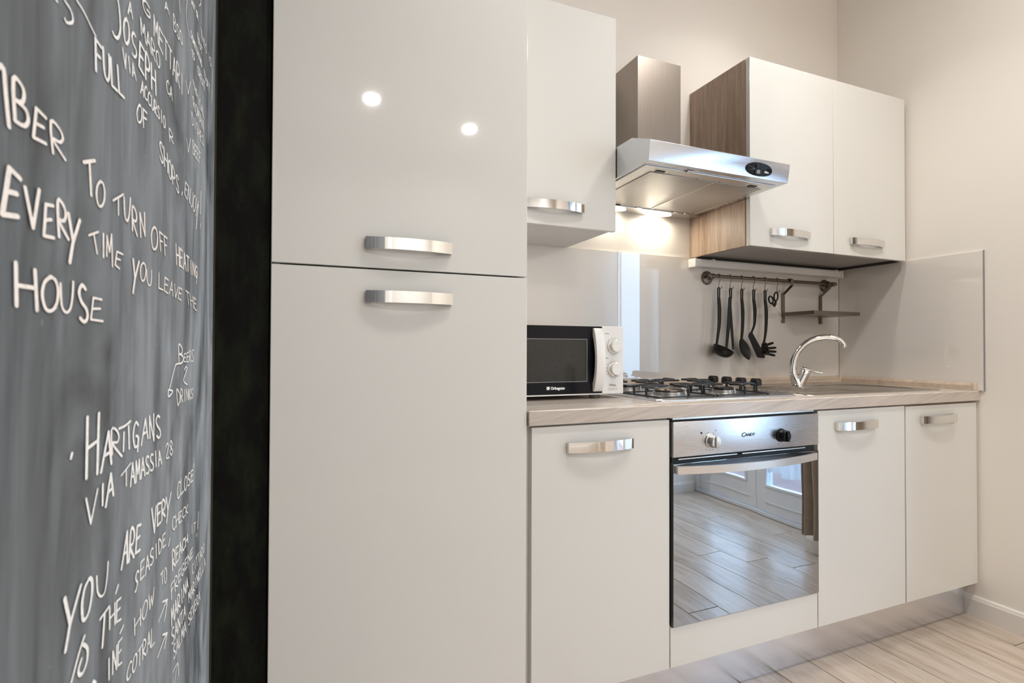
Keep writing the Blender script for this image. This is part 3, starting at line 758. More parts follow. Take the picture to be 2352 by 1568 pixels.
# wall cabinets
YU = 0.253
t = root('wall_cabinet', (0.217, 0.42, 1.434), 'cream wall cabinet between the fridge cabinet and the hood', 'cabinet')
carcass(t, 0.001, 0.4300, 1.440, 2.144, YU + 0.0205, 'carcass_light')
put('bottom_panel', B(0.018, 0.4125, YU + 0.022, YB - 0.012, 1.4345, 1.4395), M['carcass_light'], t, smooth=0)
door('door', t, 0.003, 0.4318, 1.434, 2.1442, YU, 0.2045, 1.4935)
t = root('wall_cabinet', (1.472, 0.42, 1.434), 'double door cream wall cabinet with brown oak side, right of the hood', 'cabinet')
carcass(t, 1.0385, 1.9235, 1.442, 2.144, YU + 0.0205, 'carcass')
put('side_panel', B(1.0205, 1.0383, YU + 0.0215, YB - 0.001, 1.436, 2.144, 0.0005), M['wood_side'], t)
put('back_shade_strip', B(1.04, 1.92, YB - 0.03, YB - 0.012, 1.430, 1.4415), M['dark'], t, smooth=0)  # dark strips here stand in for shade under the cabinet's back and end
put('end_shade_strip', B(1.905, 1.9225, YU + 0.03, YB - 0.031, 1.432, 1.4415), M['dark'], t, smooth=0)
door('door', t, 1.0215, 1.4700, 1.434, 2.1442, YU, 1.2235, 1.4925)
door('door', t, 1.4720, 1.9225, 1.434, 2.1442, YU, 1.667, 1.4925)
put('wall_filler', B(1.9240, XR - 0.001, YU + 0.03, YU + 0.046, 1.440, 2.144), M['edge'], t, smooth=0)

# ================================================================== COOKER HOOD
hx0, hx1 = 0.434, 1.0115
t = root('cooker_hood', (0.72, 0.35, 1.61), 'stainless cooker hood with square chimney between the two wall cabinets', 'cooker hood')
b = new()
HB = 1.6155
prism(b, [(0.080, HB), (0.070, 1.6755), (0.074, 1.6785), (0.166, 1.7145), (YB - 0.001, 1.7165), (YB - 0.001, 1.606), (YB - 0.012, 1.606), (0.520, 1.6065)], 'x', hx0, hx1, 0.0008)
hood = put('body', b, M['steel_cool'], t, smooth=20)
b = new()
cx0, cx1, cy0 = 0.629, 0.8275, 0.406
box(b, cx0, cx1, cy0, cy0 + 0.0015, 1.7155, 2.143); box(b, cx0, cx0 + 0.0015, cy0 + 0.0015, YB - 0.001, 1.7155, 2.143); box(b, cx1 - 0.0015, cx1, cy0 + 0.0015, YB - 0.001, 1.7155, 2.143)
put('chimney', b, M['steel_v'], t, smooth=0)
def under(z, y): return z - (y - 0.08) * 0.0206      # the underside falls slightly to the back
def tilted(bm, dz=0.0):
    for v in bm.verts: v.co.z -= (v.co.y - 0.08) * 0.0206
    return bm
put('tray', tilted(B(hx0 + 0.012, hx1 - 0.022, 0.112, 0.499, HB - 0.0035, HB - 0.0002, 0.001)), brushed('pale_satin_steel', (0.72, 0.71, 0.68), 'x', 0.4), t, smooth=0)
nt = NT('expanded_metal')
v = nt.coord((1, 1.7, 1)); 
wv = nt.node('TexVoronoi', feature='F1'); nt.link(v, wv.inputs['Vector']); wv.inputs['Scale'].default_value = 115; wv.inputs['Randomness'].default_value = 0.0
cc = nt.ramp(wv.outputs['Distance'], [(0.24, (0.06, 0.055, 0.05)), (0.36, (0.40, 0.385, 0.36)), (0.6, (0.62, 0.60, 0.57))])
nt.set(cc, 0.42, 0.6); nt.bump(wv.outputs['Distance'], 0.6, 0.003)
put('filter', tilted(B(0.492, 0.965, 0.152, 0.490, HB - 0.0055, HB - 0.0034, 0.0006)), nt.m, t, smooth=0)
put('filter_rib', tilted(B(0.752, 0.757, 0.155, 0.488, HB - 0.0075, HB - 0.0054, 0.0006)), M['steel'], t, smooth=0)
for cx in (0.522, 0.913): put('filter_clip', tilted(B(cx - 0.016, cx + 0.016, 0.133, 0.147, HB - 0.0058, HB - 0.0034, 0.0008)), M['black_plastic'], t)
for cx in (0.50, 0.68, 0.775, 0.948): put('rivet', tilted(lathe(new(), [(0.0026, 0.0), (0.0020, -0.0014), (0.0005, -0.0018)], (cx, 0.150, HB - 0.0034), 'z', 10)), M['plastic_grey'], t)
put('latch_tab', tilted(prism(new(), [(0.600, 0.101), (0.626, 0.101), (0.618, 0.116), (0.608, 0.116)], 'z', HB - 0.0060, HB - 0.0006, 0.001)), M['white_plastic'], t)
put('lamp_strip', B(hx0 + 0.004, hx1 - 0.004, 0.501, YB - 0.004, 1.5985, 1.6062, 0.001), M['steel'], t)
for cx in (0.600, 0.822):
    b = new(); ring = lambda k, z: [(cx + 0.066 * k * cos(2 * pi * i / 32), 0.541 + 0.0300 * k * sin(2 * pi * i / 32), z) for i in range(32)]
    ring_loft(b, [ring(1, 1.5985), ring(1, 1.5965), ring(0.85, 1.5945), ring(0.3, 1.5935)])
    put('lamp_lens', b, M['hood_lens'], t)
for cx in (0.60, 0.70, 0.88, 0.93): put('filter_catch', B(cx - 0.010, cx + 0.010, 0.491, 0.4995, 1.598, 1.6030, 0.0008), M['alu'] if cx > .65 else M['black_plastic'], t)
for cx in (0.600, 0.822):
    ld = bpy.data.lights.new('hood_lamp', 'AREA'); ld.shape = 'RECTANGLE'; ld.size = 0.11; ld.size_y = 0.03
    ld.energy = 0.95 if cx > .7 else 0.25; ld.color = (1.0, 0.90, 0.74)
    lo = bpy.data.objects.new('hood_lamp', ld); lo.location = (cx, 0.541, 1.5915); lo.rotation_euler = (radians(-12), 0, 0); COL.objects.link(lo)
# oval control panel on the tilted front
def face_pt(x, s, d):   # s up the face from its bottom edge, d proud of it
    L = math.hypot(0.010, 0.060); uy, uz = -0.010 / L, 0.060 / L
    return (x, 0.080 + uy * s - uz * d, HB + uz * s + uy * d)
def oval(bm, x, s, rx, rs, d0, d1, n=40, p=2.2):
    def rg(k, d):
        o = []
        for i in range(n):
            a = 2 * pi * i / n; c_, s_ = cos(a), sin(a)
            o.append(face_pt(x + rx * k * math.copysign(abs(c_) ** (2 / p), c_), s + rs * k * math.copysign(abs(s_) ** (2 / p), s_), d))
        return o
    return ring_loft(bm, [rg(1, d0), rg(1, d1 * 0.6), rg(0.93, d1), rg(0.3, d1 * 1.05)])
cp = put('control_panel', oval(new(), 0.874, 0.0285, 0.0575, 0.0215, 0.0, 0.0035), M['black_gloss'], t)
put('lamp_button', oval(new(), 0.866, 0.0370, 0.011, 0.0088, 0.003, 0.0065, 24), M['black_plastic'], cp)
put('fan_switch', oval(new(), 0.868, 0.0190, 0.017, 0.0085, 0.003, 0.0055, 24, 5), M['black_plastic'], cp)
put('switch_tip', oval(new(), 0.865, 0.0190, 0.0075, 0.0068, 0.005, 0.0085, 16, 6), M['plastic_grey'], cp)
fz = (0, -0.010 / 0.0608, 0.060 / 0.0608)
put('marking', text_mesh('elica', 0.0105, face_pt(0.895, 0.0195, 0.0040), (1, 0, 0), fz, bold=0.0002), M['white_print'], cp, smooth=0)
put('marking', text_mesh('0 1 2 3', 0.0050, face_pt(0.858, 0.0292, 0.0040), (1, 0, 0), fz), M['white_print'], cp, smooth=0)

# ================================================================== OVEN
t = root('built_in_oven', (0.748, 0.25, 0.25), 'built-in oven with mirror glass door and brushed steel control panel', 'oven')
ox0, ox1 = 0.4545, 1.0430
put('casing', B(ox0 + 0.004, ox1 - 0.004, 0.006, 0.52, 0.253, 0.842, 0.002), M['black_plastic'], t, smooth=0)
cpn = put('control_panel', B(ox0, ox1, -0.008, 0.006, 0.7345, 0.8365, 0.002, 3), M['steel_cool'], t)
for x0, x1 in ((0.478, 0.70), (0.72, 0.99)): put('vent_strip', B(x0, x1, -0.0015, 0.005, 0.7255, 0.7285, 0.0006), M['alu'], t)
put('top_strip', B(ox0 + 0.002, ox1 - 0.015, -0.002, 0.010, 0.8425, 0.8475), M['steel'], t, smooth=0)
for kx, nm, m in ((0.590, 'dark', 'satin'), (0.874, 'b', 'black')):
    kz = 0.775
    mm = M['black_gloss'] if m == 'black' else M['steel']
    kb = lathe(new(), [(0.0205, -0.008), (0.0215, -0.010), (0.0205, -0.0125), (0.0185, -0.0135), (0.0175, -0.030), (0.0155, -0.033), (0.001, -0.0335)], (kx, 0, kz), 'y', 32)
    box(kb, kx - 0.006, kx + 0.006, -0.0385, -0.030, kz - 0.0165, kz + 0.0165, 0.0025)
    kn = put('knob', kb, mm, cpn, smooth=40); 
    mark(kn, 'satin steel control knob' if m != 'black' else 'glossy black control knob')
put('logo', text_mesh('C', 0.0185, (0.7085, -0.0083, 0.7795), (1, 0, 0), (0, 0, 1), 0.30, bold=0.0004, sx=1.15), M['black_print'], cpn, smooth=0)
put('logo', text_mesh('ANDY', 0.0125, (0.7235, -0.0083, 0.7805), (1, 0, 0), (0, 0, 1), 0.30, bold=0.0003, sx=1.12), M['black_print'], cpn, smooth=0)
b = lathe(new(), [(0.0035, -0.0080), (0.0035, -0.0086), (0.0005, -0.0087)], (0.556, 0, 0.800), 'y', 14)
for (px, pz) in ((0.580, 0.7995), (0.600, 0.797), (0.575, 0.750), (0.588, 0.7485), (0.597, 0.749), (0.898, 0.806), (0.865, 0.748)):
    lathe(b, [(0.0013, -0.0080), (0.0013, -0.0085), (0.0003, -0.0086)], (px, 0, pz), 'y', 8)
put('marking', b, M['black_print'], cpn, smooth=0)
put('marking', text_mesh('°C', 0.006, (0.606, -0.0083, 0.802), (1, 0, 0), (0, 0, 1)), M['grey_print'], cpn, smooth=0)
dg = put('glass_door', B(ox0 + 0.0015, ox1 + 0.001, -0.0065, 0.0055, 0.2515, 0.7155, 0.0006), M['oven_glass'], t, smooth=0)
# bowed flat bar handle
def arc_bar(x0, x1, ybase, depth, thick, z0, z1, foot=0.02, n=26):
    out = [(x0 + (x1 - x0) * i / n, ybase - 0.012 - (depth - 0.012) * (1 - (2 * i / n - 1) ** 2)) for i in range(n + 1)]
    inn = [(x0 + foot + (x1 - x0 - 2 * foot) * (1 - i / n), min(ybase, ybase - 0.012 - (depth - 0.012) * (1 - (2 * (1 - i / n) - 1) ** 2) + thick)) for i in range(n + 1)]
    b = new(); prism(b, out + [(x1, ybase)] + inn + [(x0, ybase)], 'z', z0, z1); return b
put('handle', arc_bar(0.462, 1.024, -0.0065, 0.047, 0.005, 0.6885, 0.7105, 0.016), plain('satin_aluminium', (0.70, 0.68, 0.66), 0.32, 0.85), dg, smooth=30)

# ================================================================== MICROWAVE
mx0, mx1, my, mz0, mz1 = 0.006, 0.4370, 0.22, 0.9015, 1.118
t = root('microwave', (0.22, 0.38, WT), 'white microwave with black glass door and two round dials beside the fridge cabinet', 'microwave')
put('casing', B(mx0, mx1, my + 0.012, 0.545, mz0, mz1, 0.003), M['white_plastic'], t)
md = put('door', B(mx0, 0.3560, my - 0.004, my + 0.011, mz0 + 0.002, mz1 - 0.001, 0.002), M['black_gloss'], t)
put('window', B(0.052, 0.298, my - 0.0046, my - 0.0035, 0.9440, 1.0760, 0.0), M['screen'], md, smooth=0)
b = new()
for (a0, a1, c0, c1) in ((0.048, 0.302, 1.0745, 1.0765), (0.048, 0.302, 0.9425, 0.9445), (0.300, 0.302, 0.9445, 1.0745)):
    box(b, a0, a1, my - 0.0052, my - 0.0040, c0, c1)
put('window_line', b, M['plastic_grey'], md, smooth=0)
put('bottom_trim', B(mx0, 0.3560, my - 0.005, my + 0.011, mz0 - 0.0005, mz0 + 0.0035, 0.0008), M['white_plastic'], md)
put('logo', text_mesh('Orbegozo', 0.0118, (0.174, my - 0.0044, 0.9205), (1, 0, 0), (0, 0, 1), bold=0.0005), M['white_print'], md, smooth=0)
b = new(); box(b, 0.1605, 0.1705, my - 0.0048, my - 0.0042, 0.9200, 0.9295)
put('logo', b, M['white_print'], md, smooth=0)
# bowed white handle: polygon in (y,z) swept in x
zt_, zb_ = 1.111, 0.9115
n = 24
outp = [(my - 0.012 - 0.020 * (1 - (2 * i / n - 1) ** 2) ** 0.8, zb_ + (zt_ - zb_) * i / n) for i in range(n + 1)]
innp = [(min(my - 0.004, my - 0.003 - 0.020 * (1 - (2 * (1 - i / n) - 1) ** 2) ** 0.8 + 0.004), zb_ + 0.018 + (zt_ - zb_ - 0.036) * (1 - i / n)) for i in range(n + 1)]
put('handle', prism(new(), outp + [(my - 0.004, zt_)] + innp + [(my - 0.004, zb_)], 'x', 0.3215, 0.3520, 0.0006), M['white_plastic'], md, smooth=30)
pn = put('control_panel', B(0.3575, mx1, my - 0.004, my + 0.012, mz0, mz1, 0.002), M['white_plastic'], t)
for kz in (1.054, 0.981):
    k = lathe(new(), [(0.0225, -0.004), (0.0235, -0.006), (0.0225, -0.009), (0.019, -0.010)], (0.4005, my, kz), 'y', 36)
    kk = put('dial_ring', k, M['chrome'], pn)
    k = lathe(new(), [(0.0195, -0.008), (0.0195, -0.022), (0.0175, -0.0245), (0.001, -0.0248)], (0.4005, my, kz), 'y', 36)
    box(k, 0.4000, 0.4014, my - 0.0253, my - 0.022, kz + 0.006, kz + 0.0165)
    put('dial', k, M['white_plastic'], pn)
b = text_mesh('Power', 0.0058, (0.368, my - 0.0042, 1.093), (1, 0, 0), (0, 0, 1)); merge(b, text_mesh('Timer', 0.0055, (0.368, my - 0.0042, 1.0145), (1, 0, 0), (0, 0, 1)))
for i in range(8):
    a = radians(150 + i * 22); lathe(b, [(0.0013, -0.0040), (0.0013, -0.0044), (0.0002, -0.0045)], (0.4005 + 0.0285 * cos(a), my, 0.981 + 0.0285 * sin(a)), 'y', 8)
for i in range(4):
    a = radians(135 - i * 28); lathe(b, [(0.0012, -0.0040), (0.0012, -0.0044), (0.0002, -0.0045)], (0.4005 + 0.0285 * cos(a), my, 1.054 + 0.0285 * sin(a)), 'y', 8)
merge(b, text_mesh('White', 0.0098, (0.383, my - 0.0042, 0.9265), (1, 0, 0), (0, 0, 1), bold=0.0002))
for (a0, a1, c0, c1) in ((0.381, 0.4105, 0.9145, 0.9150), (0.381, 0.3815, 0.9145, 0.924), (0.410, 0.4105, 0.9145, 0.924), (0.385, 0.404, 0.9180, 0.9192)): box(b, a0, a1, my - 0.0046, my - 0.0040, c0, c1)
put('marking', b, M['grey_print'], pn, smooth=0)
for fx, fy in ((0.350, my + 0.035), (0.05, my + 0.035), (0.350, 0.51), (0.05, 0.51)):
    put('foot', lathe(new(), [(0.013, 0.0), (0.016, 0.006), (0.016, mz0 - WT)], (fx, fy, WT), 'z', 18), M['plastic_grey'], t)

# ================================================================== HOB
hX0, hX1, hY0, hY1 = 0.461, 1.041, 0.064, 0.535
t = root('gas_hob', (0.75, 0.3, WT), 'stainless four burner gas hob with black grates and side knobs', 'hob')
b = new()
rr = lambda i, r, z: [(p[0], p[1], z) for p in rrect(hX0 + i, hX1 - i, hY0 + i, hY1 - i, r, 6)]
ring_loft(b, [rr(0.0, 0.022, WT), rr(0.0, 0.022, WT + 0.002), rr(0.004, 0.020, WT + 0.0055), rr(0.012, 0.016, WT + 0.0075), rr(0.022, 0.012, WT + 0.0070), rr(0.027, 0.010, WT + 0.0035), rr(0.20, 0.01, WT + 0.003)])
put('tray', b, M['steel_cool'], t, smooth=50)
HZ = WT + 0.0033
burn = [(0.592, 0.185, 0.050), (0.824, 0.185, 0.036), (0.590, 0.405, 0.036), (0.824, 0.405, 0.043)]
for bx, by, br in burn:
    bu = put('burner', lathe(new(), [(br * 1.35, 0), (br * 1.35, 0.002), (br * 1.12, 0.003), (br * 1.0, 0.005), (br * 1.0, 0.016), (br * 0.90, 0.018), (br * 0.3, 0.018)], (bx, by, HZ), 'z', 36), M['steel'], t)
    put('burner_cap', lathe(new(), [(br * 0.62, 0.0182), (br * 0.93, 0.0192), (br * 0.95, 0.0225), (br * 0.85, 0.0255), (br * 0.1, 0.0262)], (bx, by, HZ), 'z', 36), M['iron'] if br < .05 else M['steel_dull'], bu)
    put('spark_plug', lathe(new(), [(0.0045, 0), (0.0045, 0.012), (0.002, 0.013), (0.002, 0.020), (0.0005, 0.0205)], (bx + br * 1.25, by - 0.008, HZ), 'z', 12), M['white_plastic'], bu)
GZ = WT + 0.0400
for gx0, gx1 in ((0.480, 0.703), (0.713, 0.935)):
    g_ = new(); r = 0.0026; zf = WT + 0.0105
    y0, y1 = 0.088, 0.508
    fr_ = [(p[0], p[1], zf) for p in rrect(gx0, gx1, y0, y1, 0.014, 4)]
    tube(g_, fr_ + [fr_[0], fr_[1]], r, 8, cap=False)
    for fx in (gx0 + 0.004, gx1 - 0.004):
        for fy in (y0 + 0.004, y1 - 0.004): lathe(g_, [(0.006, 0), (0.006, 0.006), (0.004, 0.009)], (fx, fy, HZ + 0.0003), 'z', 10)
    cx = (gx0 + gx1) / 2
    def finger(p, q):
        """rise from the frame at p, run level, end near the burner at q"""
        P = Vector((p[0], p[1], zf)); Q = Vector((q[0], q[1], GZ)); d = (Q - P); d.z = 0; d.normalize()
        tube(g_, spline([P, P + Vector((0, 0, 0.010)), P + Vector((0, 0, GZ - zf - 0.008)), P + d * 0.008 + Vector((0, 0, GZ - zf)), Q - d * 0.006, Q + Vector((0, 0, 0))], 4), 0.0038, 8)
    for by in (0.185, 0.405):
        for sx, px in ((1, gx0), (-1, gx1)):
            finger((px, by - 0.032), (cx - sx * 0.030, by - 0.026)); finger((px, by + 0.032), (cx - sx * 0.030, by + 0.026))
            tube(g_, [(cx - sx * 0.030, by - 0.026, GZ), (cx - sx * 0.030 - sx * 0.004, by, GZ), (cx - sx * 0.030, by + 0.026, GZ)], 0.0036, 8)
    for py, s in ((y0, 1), (0.297, -1), (0.297, 1), (y1, -1)): finger((cx, py), (cx, py + s * 0.066))
    tube(g_, [(gx0, 0.297, zf), (gx1, 0.297, zf)], r, 8)
    put('grate', g_, M['iron'], t, smooth=60)
kn0 = None
for i, ky in enumerate((0.419, 0.348, 0.277, 0.207)):
    if kn0 is None:
        kb = lathe(new(), [(0.009, 0), (0.009, 0.003), (0.0045, 0.005), (0.0045, 0.022), (0.0175, 0.0235), (0.0195, 0.026), (0.0190, 0.044), (0.0175, 0.0465), (0.001, 0.047)], (1.000, ky, HZ), 'z', 28)
        box(kb, 0.9965, 1.0035, ky - 0.019, ky + 0.019, HZ + 0.044, HZ + 0.0495, 0.0015)
        kn0 = put('knob', kb, M['black_plastic'], t, smooth=35)
    else:
        o = kn0.copy(); o.location = (0, ky - 0.419, 0); COL.objects.link(o)
b = new()
for ky in (0.419, 0.348, 0.277, 0.207):
    ring_loft(b, [[(1.0 + r_ * cos(2 * pi * i / 24), ky + r_ * sin(2 * pi * i / 24), HZ + 0.0006) for i in range(24)] for r_ in (0.0195, 0.0205)], cap=False)
put('knob_marking', b, M['grey_print'], t, smooth=0)

# ================================================================== SINK AND TAP
t = root('kitchen_sink', (1.48, 0.28, WT), 'inset stainless sink with round cornered bowl and drainer, right of the hob', 'sink')
sX0, sX1, sY0, sY1 = 1.085, 1.830, 0.055, 0.535
b = new()
so = lambda i, r, z: [(p[0], p[1], z) for p in rrect(sX0 + i, sX1 - i, sY0 + i, sY1 - i, r, 6)]
si = lambda i, r, z: [(p[0], p[1], z) for p in rrect(1.462 + i, 1.788 - i, 0.092 + i, 0.398 - i, r, 6)]
ring_loft(b, [so(0, 0.03, WT), so(0.001, 0.03, WT + 0.002), so(0.006, 0.028, WT + 0.0035), so(0.014, 0.024, WT + 0.0022), si(-0.014, 0.124, WT + 0.0022), si(-0.008, 0.118, WT + 0.0034), si(0, 0.11, WT + 0.001), si(0.006, 0.105, WT - 0.012), si(0.010, 0.10, WT - 0.12), si(0.03, 0.085, WT - 0.145), si(0.12, 0.03, WT - 0.150)])
snk = put('basin', b, M['steel_sink'], t, smooth=50)
for i in range(7):
    y = 0.13 + i * 0.045
    put('drainer_rib', prism(new(), [(y - 0.009, WT + 0.0019), (y - 0.005, WT + 0.0052), (y + 0.005, WT + 0.0052), (y + 0.009, WT + 0.0019)], 'x', 1.12, 1.35, 0.001), M['steel_sink'], snk)
put('drain', lathe(new(), [(0.040, 0), (0.040, 0.003), (0.030, 0.002), (0.028, -0.001), (0.004, 0.0)], (1.625, 0.245, WT - 0.149), 'z', 28), M['chrome'], snk)
t = root('mixer_tap', (1.43, 0.387, WT), 'chrome mixer tap with tall curved spout and side lever beside the sink bowl', 'tap')
SZ = WT + 0.0022
q_ = 2 ** -0.5
T = lambda s, z: (1.43 + q_ * s, 0.387 - q_ * s, z)      # the tap is turned 45 degrees towards the bowl
side = (q_, q_, 0)
b = lathe(new(), [(0.0265, 0), (0.0270, 0.004), (0.0240, 0.006), (0.0225, 0.010)], (1.43, 0.387, SZ), 'z', 32)
tube(b, [T(0.000, SZ + 0.008), T(-0.005, SZ + 0.022), T(-0.0130, SZ + 0.040), T(-0.0175, SZ + 0.052)], [0.0225, 0.0225, 0.0190, 0.0168], 24, upv=side)
tube(b, [T(0.003, SZ + 0.006), T(0.016, SZ + 0.036), T(0.0235, SZ + 0.052)], [0.0205, 0.0205, 0.0205], 24, upv=side)
put('tap_body', b, M['chrome'], t, smooth=60)
sp = [(-0.0175, 0.9405), (-0.0185, 0.956), (-0.0180, 0.972), (-0.0135, 1.000), (-0.0005, 1.034), (0.0300, 1.071), (0.0650, 1.0905), (0.1000, 1.0970), (0.1320, 1.0950), (0.1530, 1.0860), (0.1640, 1.0740), (0.1675, 1.0630)]
spt = spline([T(*p) for p in sp], 5)
rs = [0.0155 - 0.0058 * min(1, i / len(spt) * 1.25) for i in range(len(spt))]
put('spout', tube(new(), spt, rs, 24, upv=side), M['chrome'], t, smooth=60)
put('aerator', tube(new(), [T(0.1672, 1.0700), T(0.1685, 1.0590), T(0.1690, 1.0535)], [0.0122, 0.0122, 0.0100], 20, upv=side), M['steel'], t)
b = tube(new(), [T(0.0240, SZ + 0.053), T(0.0310, SZ + 0.068), T(0.0330, SZ + 0.0725)], [0.0205, 0.0198, 0.0165], 24, upv=side)
put('cartridge', b, M['chrome'], t, smooth=50)
lv = spline([T(0.0080, SZ + 0.082), T(0.030, SZ + 0.074), T(0.055, SZ + 0.0655), T(0.078, SZ + 0.0600), T(0.0905, SZ + 0.0580)], 4)
put('lever', tube(new(), lv, [0.0085 + 0.0095 * sin(min(1, i / 8) * pi) * (i < 9) for i in range(len(lv))], 16, flat=0.36, upv=side), M['chrome'], t, smooth=60)

# ================================================================== UNDER-CABINET LIGHT
t = root('batten_light', (1.457, 0.55, 1.39), 'long white strip light fixed under the right wall cabinet', 'strip light')
put('housing', prism(new(), [(YB - 0.0075, 1.4265), (YB - 0.0475, 1.4265), (YB - 0.050, 1.420), (YB - 0.050, 1.402), (YB - 0.046, 1.396), (YB - 0.0075, 1.394)], 'x', 1.016, 1.897, 0.0008), M['white_plastic'], t)
for a, c in ((1.004, 1.0155), (1.8975, 1.909)): put('end_cap', B(a, c, YB - 0.052, YB - 0.0075, 1.3915, 1.4285, 0.003), M['white_plastic'], t)
for xx in (1.10, 1.86): put('clip', B(xx, xx + 0.012, YB - 0.0515, YB - 0.030, 1.4190, 1.4295, 0.001), M['white_plastic'], t)

# ================================================================== UTENSIL RAIL
RY, RZ = 0.530, 1.3585
t = root('utensil_rail', (1.47, RY, RZ), 'satin steel utensil rail fixed to the splashback under the strip light', 'rail')
put('bar', tube(new(), [(1.100, RY, RZ), (1.835, RY, RZ)], 0.0072, 16), M['steel_dull'], t)
for ex in (1.094, 1.846): put('end_knob', lathe(new(), [(0.003, -0.016), (0.008, -0.012), (0.010, -0.004), (0.007, 0.002), (0.0105, 0.006), (0.0105, 0.014), (0.004, 0.018)] if ex < 1.3 else [(0.004, -0.018), (0.0105, -0.014), (0.0105, -0.006), (0.007, -0.002), (0.010, 0.004), (0.008, 0.012), (0.003, 0.016)], (ex, RY, RZ), 'x', 20), M['steel_dull'], t)
for ex in (1.106, 1.832):
    b = lathe(new(), [(0.030, 0), (0.030, -0.004), (0.026, -0.009), (0.011, -0.013), (0.009, -0.018), (0.009, -(YB - 0.007 - RY) + 0.0)], (ex, YB - 0.0075, RZ - 0.004), 'y', 28)
    put('wall_flange', b, M['steel_dull'], t)

HX = [1.135, 1.198, 1.263, 1.332, 1.400, 1.474]
HN = ['the black ladle', 'the black tongs', 'the black serving spoon', 'the black turner', 'the black pasta server', 'the black handled scissors']
hk = None
def hook_bm(x):
    pts = []
    for i in range(11):          # over the rail
        a = radians(-20 + 200 * i / 10); pts.append((x, RY - 0.0095 * cos(a), RZ + 0.0005 + 0.0095 * sin(a)))
    pts = pts[::-1]
    low = [(x, RY - 0.0085, RZ - 0.012), (x - 0.003, RY - 0.004, RZ - 0.030)]
    for i in range(9):           # open loop at the foot
        a = radians(180 + 200 * i / 8); low.append((x + 0.004 + 0.0085 * cos(a), RY - 0.004, RZ - 0.0445 + 0.0085 * sin(a)))
    return tube(new(), spline([Vector(p) for p in pts] + [Vector(p) for p in low], 2), 0.0016, 8)
for i, x in enumerate(HX):
    if hk is None:
        hk = put('s_hook', hook_bm(x), M['steel_dull'], loc=(x, RY, RZ)); o = hk
    else:
        o = hk.copy(); o.location = (x, RY, RZ); COL.objects.link(o)
    mark(o, 'small steel hook on the utensil rail holding ' + HN[i], 'hook', 'hooks on the utensil rail')

# ---- utensils (bp = black nylon). Eyes of the handles sit in the feet of the hooks
bp = M['black_plastic']
UY = RY - 0.004
def grip(b, path, w, th, eye=True):
    """flat tapered handle along path; w and th per point (half width / half thickness)"""
    P = spline([Vector(p) for p in path], 4); n = len(P)
    def lerp(a, i):
        f = i / (n - 1) * (len(a) - 1); k = min(int(f), len(a) - 2); return a[k] + (a[k + 1] - a[k]) * (f - k)
    rings = []
    for i, p in enumerate(P):
        ww, tt = lerp(w, i) * 1.12, lerp(th, i)
        rings.append([(p.x + ww * cos(2 * pi * k / 14), p.y + tt * sin(2 * pi * k / 14), p.z) for k in range(14)])
    return ring_loft(b, rings)
def eye(b, x, z0, z1, w, y=UY, r=0.0028):
    """long open eye at the top of a handle"""
    pts = [(x + (w) * cos(a), y, (z1 - w if sin(a) >= 0 else z0 + w) + w * sin(a)) for a in [radians(k * 30) for k in range(12)]]
    pts = [Vector(p) for p in pts]
    return tube(b, pts + [pts[0], pts[1]], r, 8, cap=False)

# ladle
t = root('ladle', (1.132, UY, 1.31), 'black plastic ladle hanging first from the left on the rail', 'ladle')
b = new(); eye(b, 1.1305, 1.262, 1.309, 0.0052)
grip(b, [(1.1305, UY, 1.266), (1.1325, UY - 0.002, 1.215), (1.1300, UY - 0.003, 1.150), (1.122, UY - 0.002, 1.095), (1.118, UY, 1.062)], [0.0070, 0.0085, 0.0078, 0.0058, 0.0052], [0.0045, 0.0050, 0.0045, 0.004, 0.004])
put('handle', b, bp, t, smooth=60)
b = new(); c = Vector((1.148, UY - 0.012, 1.050)); R_ = 0.048
rings = []
tilt = Matrix.Rotation(radians(14), 4, 'Y') @ Matrix.Rotation(radians(24), 4, 'X')
for (rr_, hh) in [(1.0, 0), (0.97, -.30), (0.86, -.58), (0.65, -.80), (0.36, -.92), (0.05, -.96)]:
    rings.append([c + tilt @ Vector((R_ * rr_ * cos(2 * pi * k / 28), 0.040 * rr_ * sin(2 * pi * k / 28), hh * 0.040)) for k in range(28)])
inner = [[c + (p - c) * 0.94 + Vector((0, 0, 0.0008)) for p in r] for r in rings]
ring_loft(b, rings[::-1] + inner)
put('bowl', b, bp, t, smooth=60)

# tongs
t = root('tongs', (1.20, UY, 1.31), 'black plastic tongs with two long straight arms on the second hook', 'tongs')
b = new(); eye(b, 1.1965, 1.262, 1.309, 0.0052)
grip(b, [(1.1935, UY, 1.268), (1.190, UY, 1.215), (1.183, UY, 1.130), (1.175, UY + 0.003, 1.048)], [0.0075, 0.0090, 0.0080, 0.0050], [0.004, 0.004, 0.004, 0.003])
put('arm', b, bp, t, smooth=60)
b = grip(new(), [(1.199, UY + 0.008, 1.272), (1.2035, UY + 0.008, 1.215), (1.209, UY + 0.006, 1.130), (1.2155, UY + 0.004, 1.044)], [0.0055, 0.0070, 0.0068, 0.0055], [0.003, 0.003, 0.003, 0.003])
put('arm', b, bp, t, smooth=60)

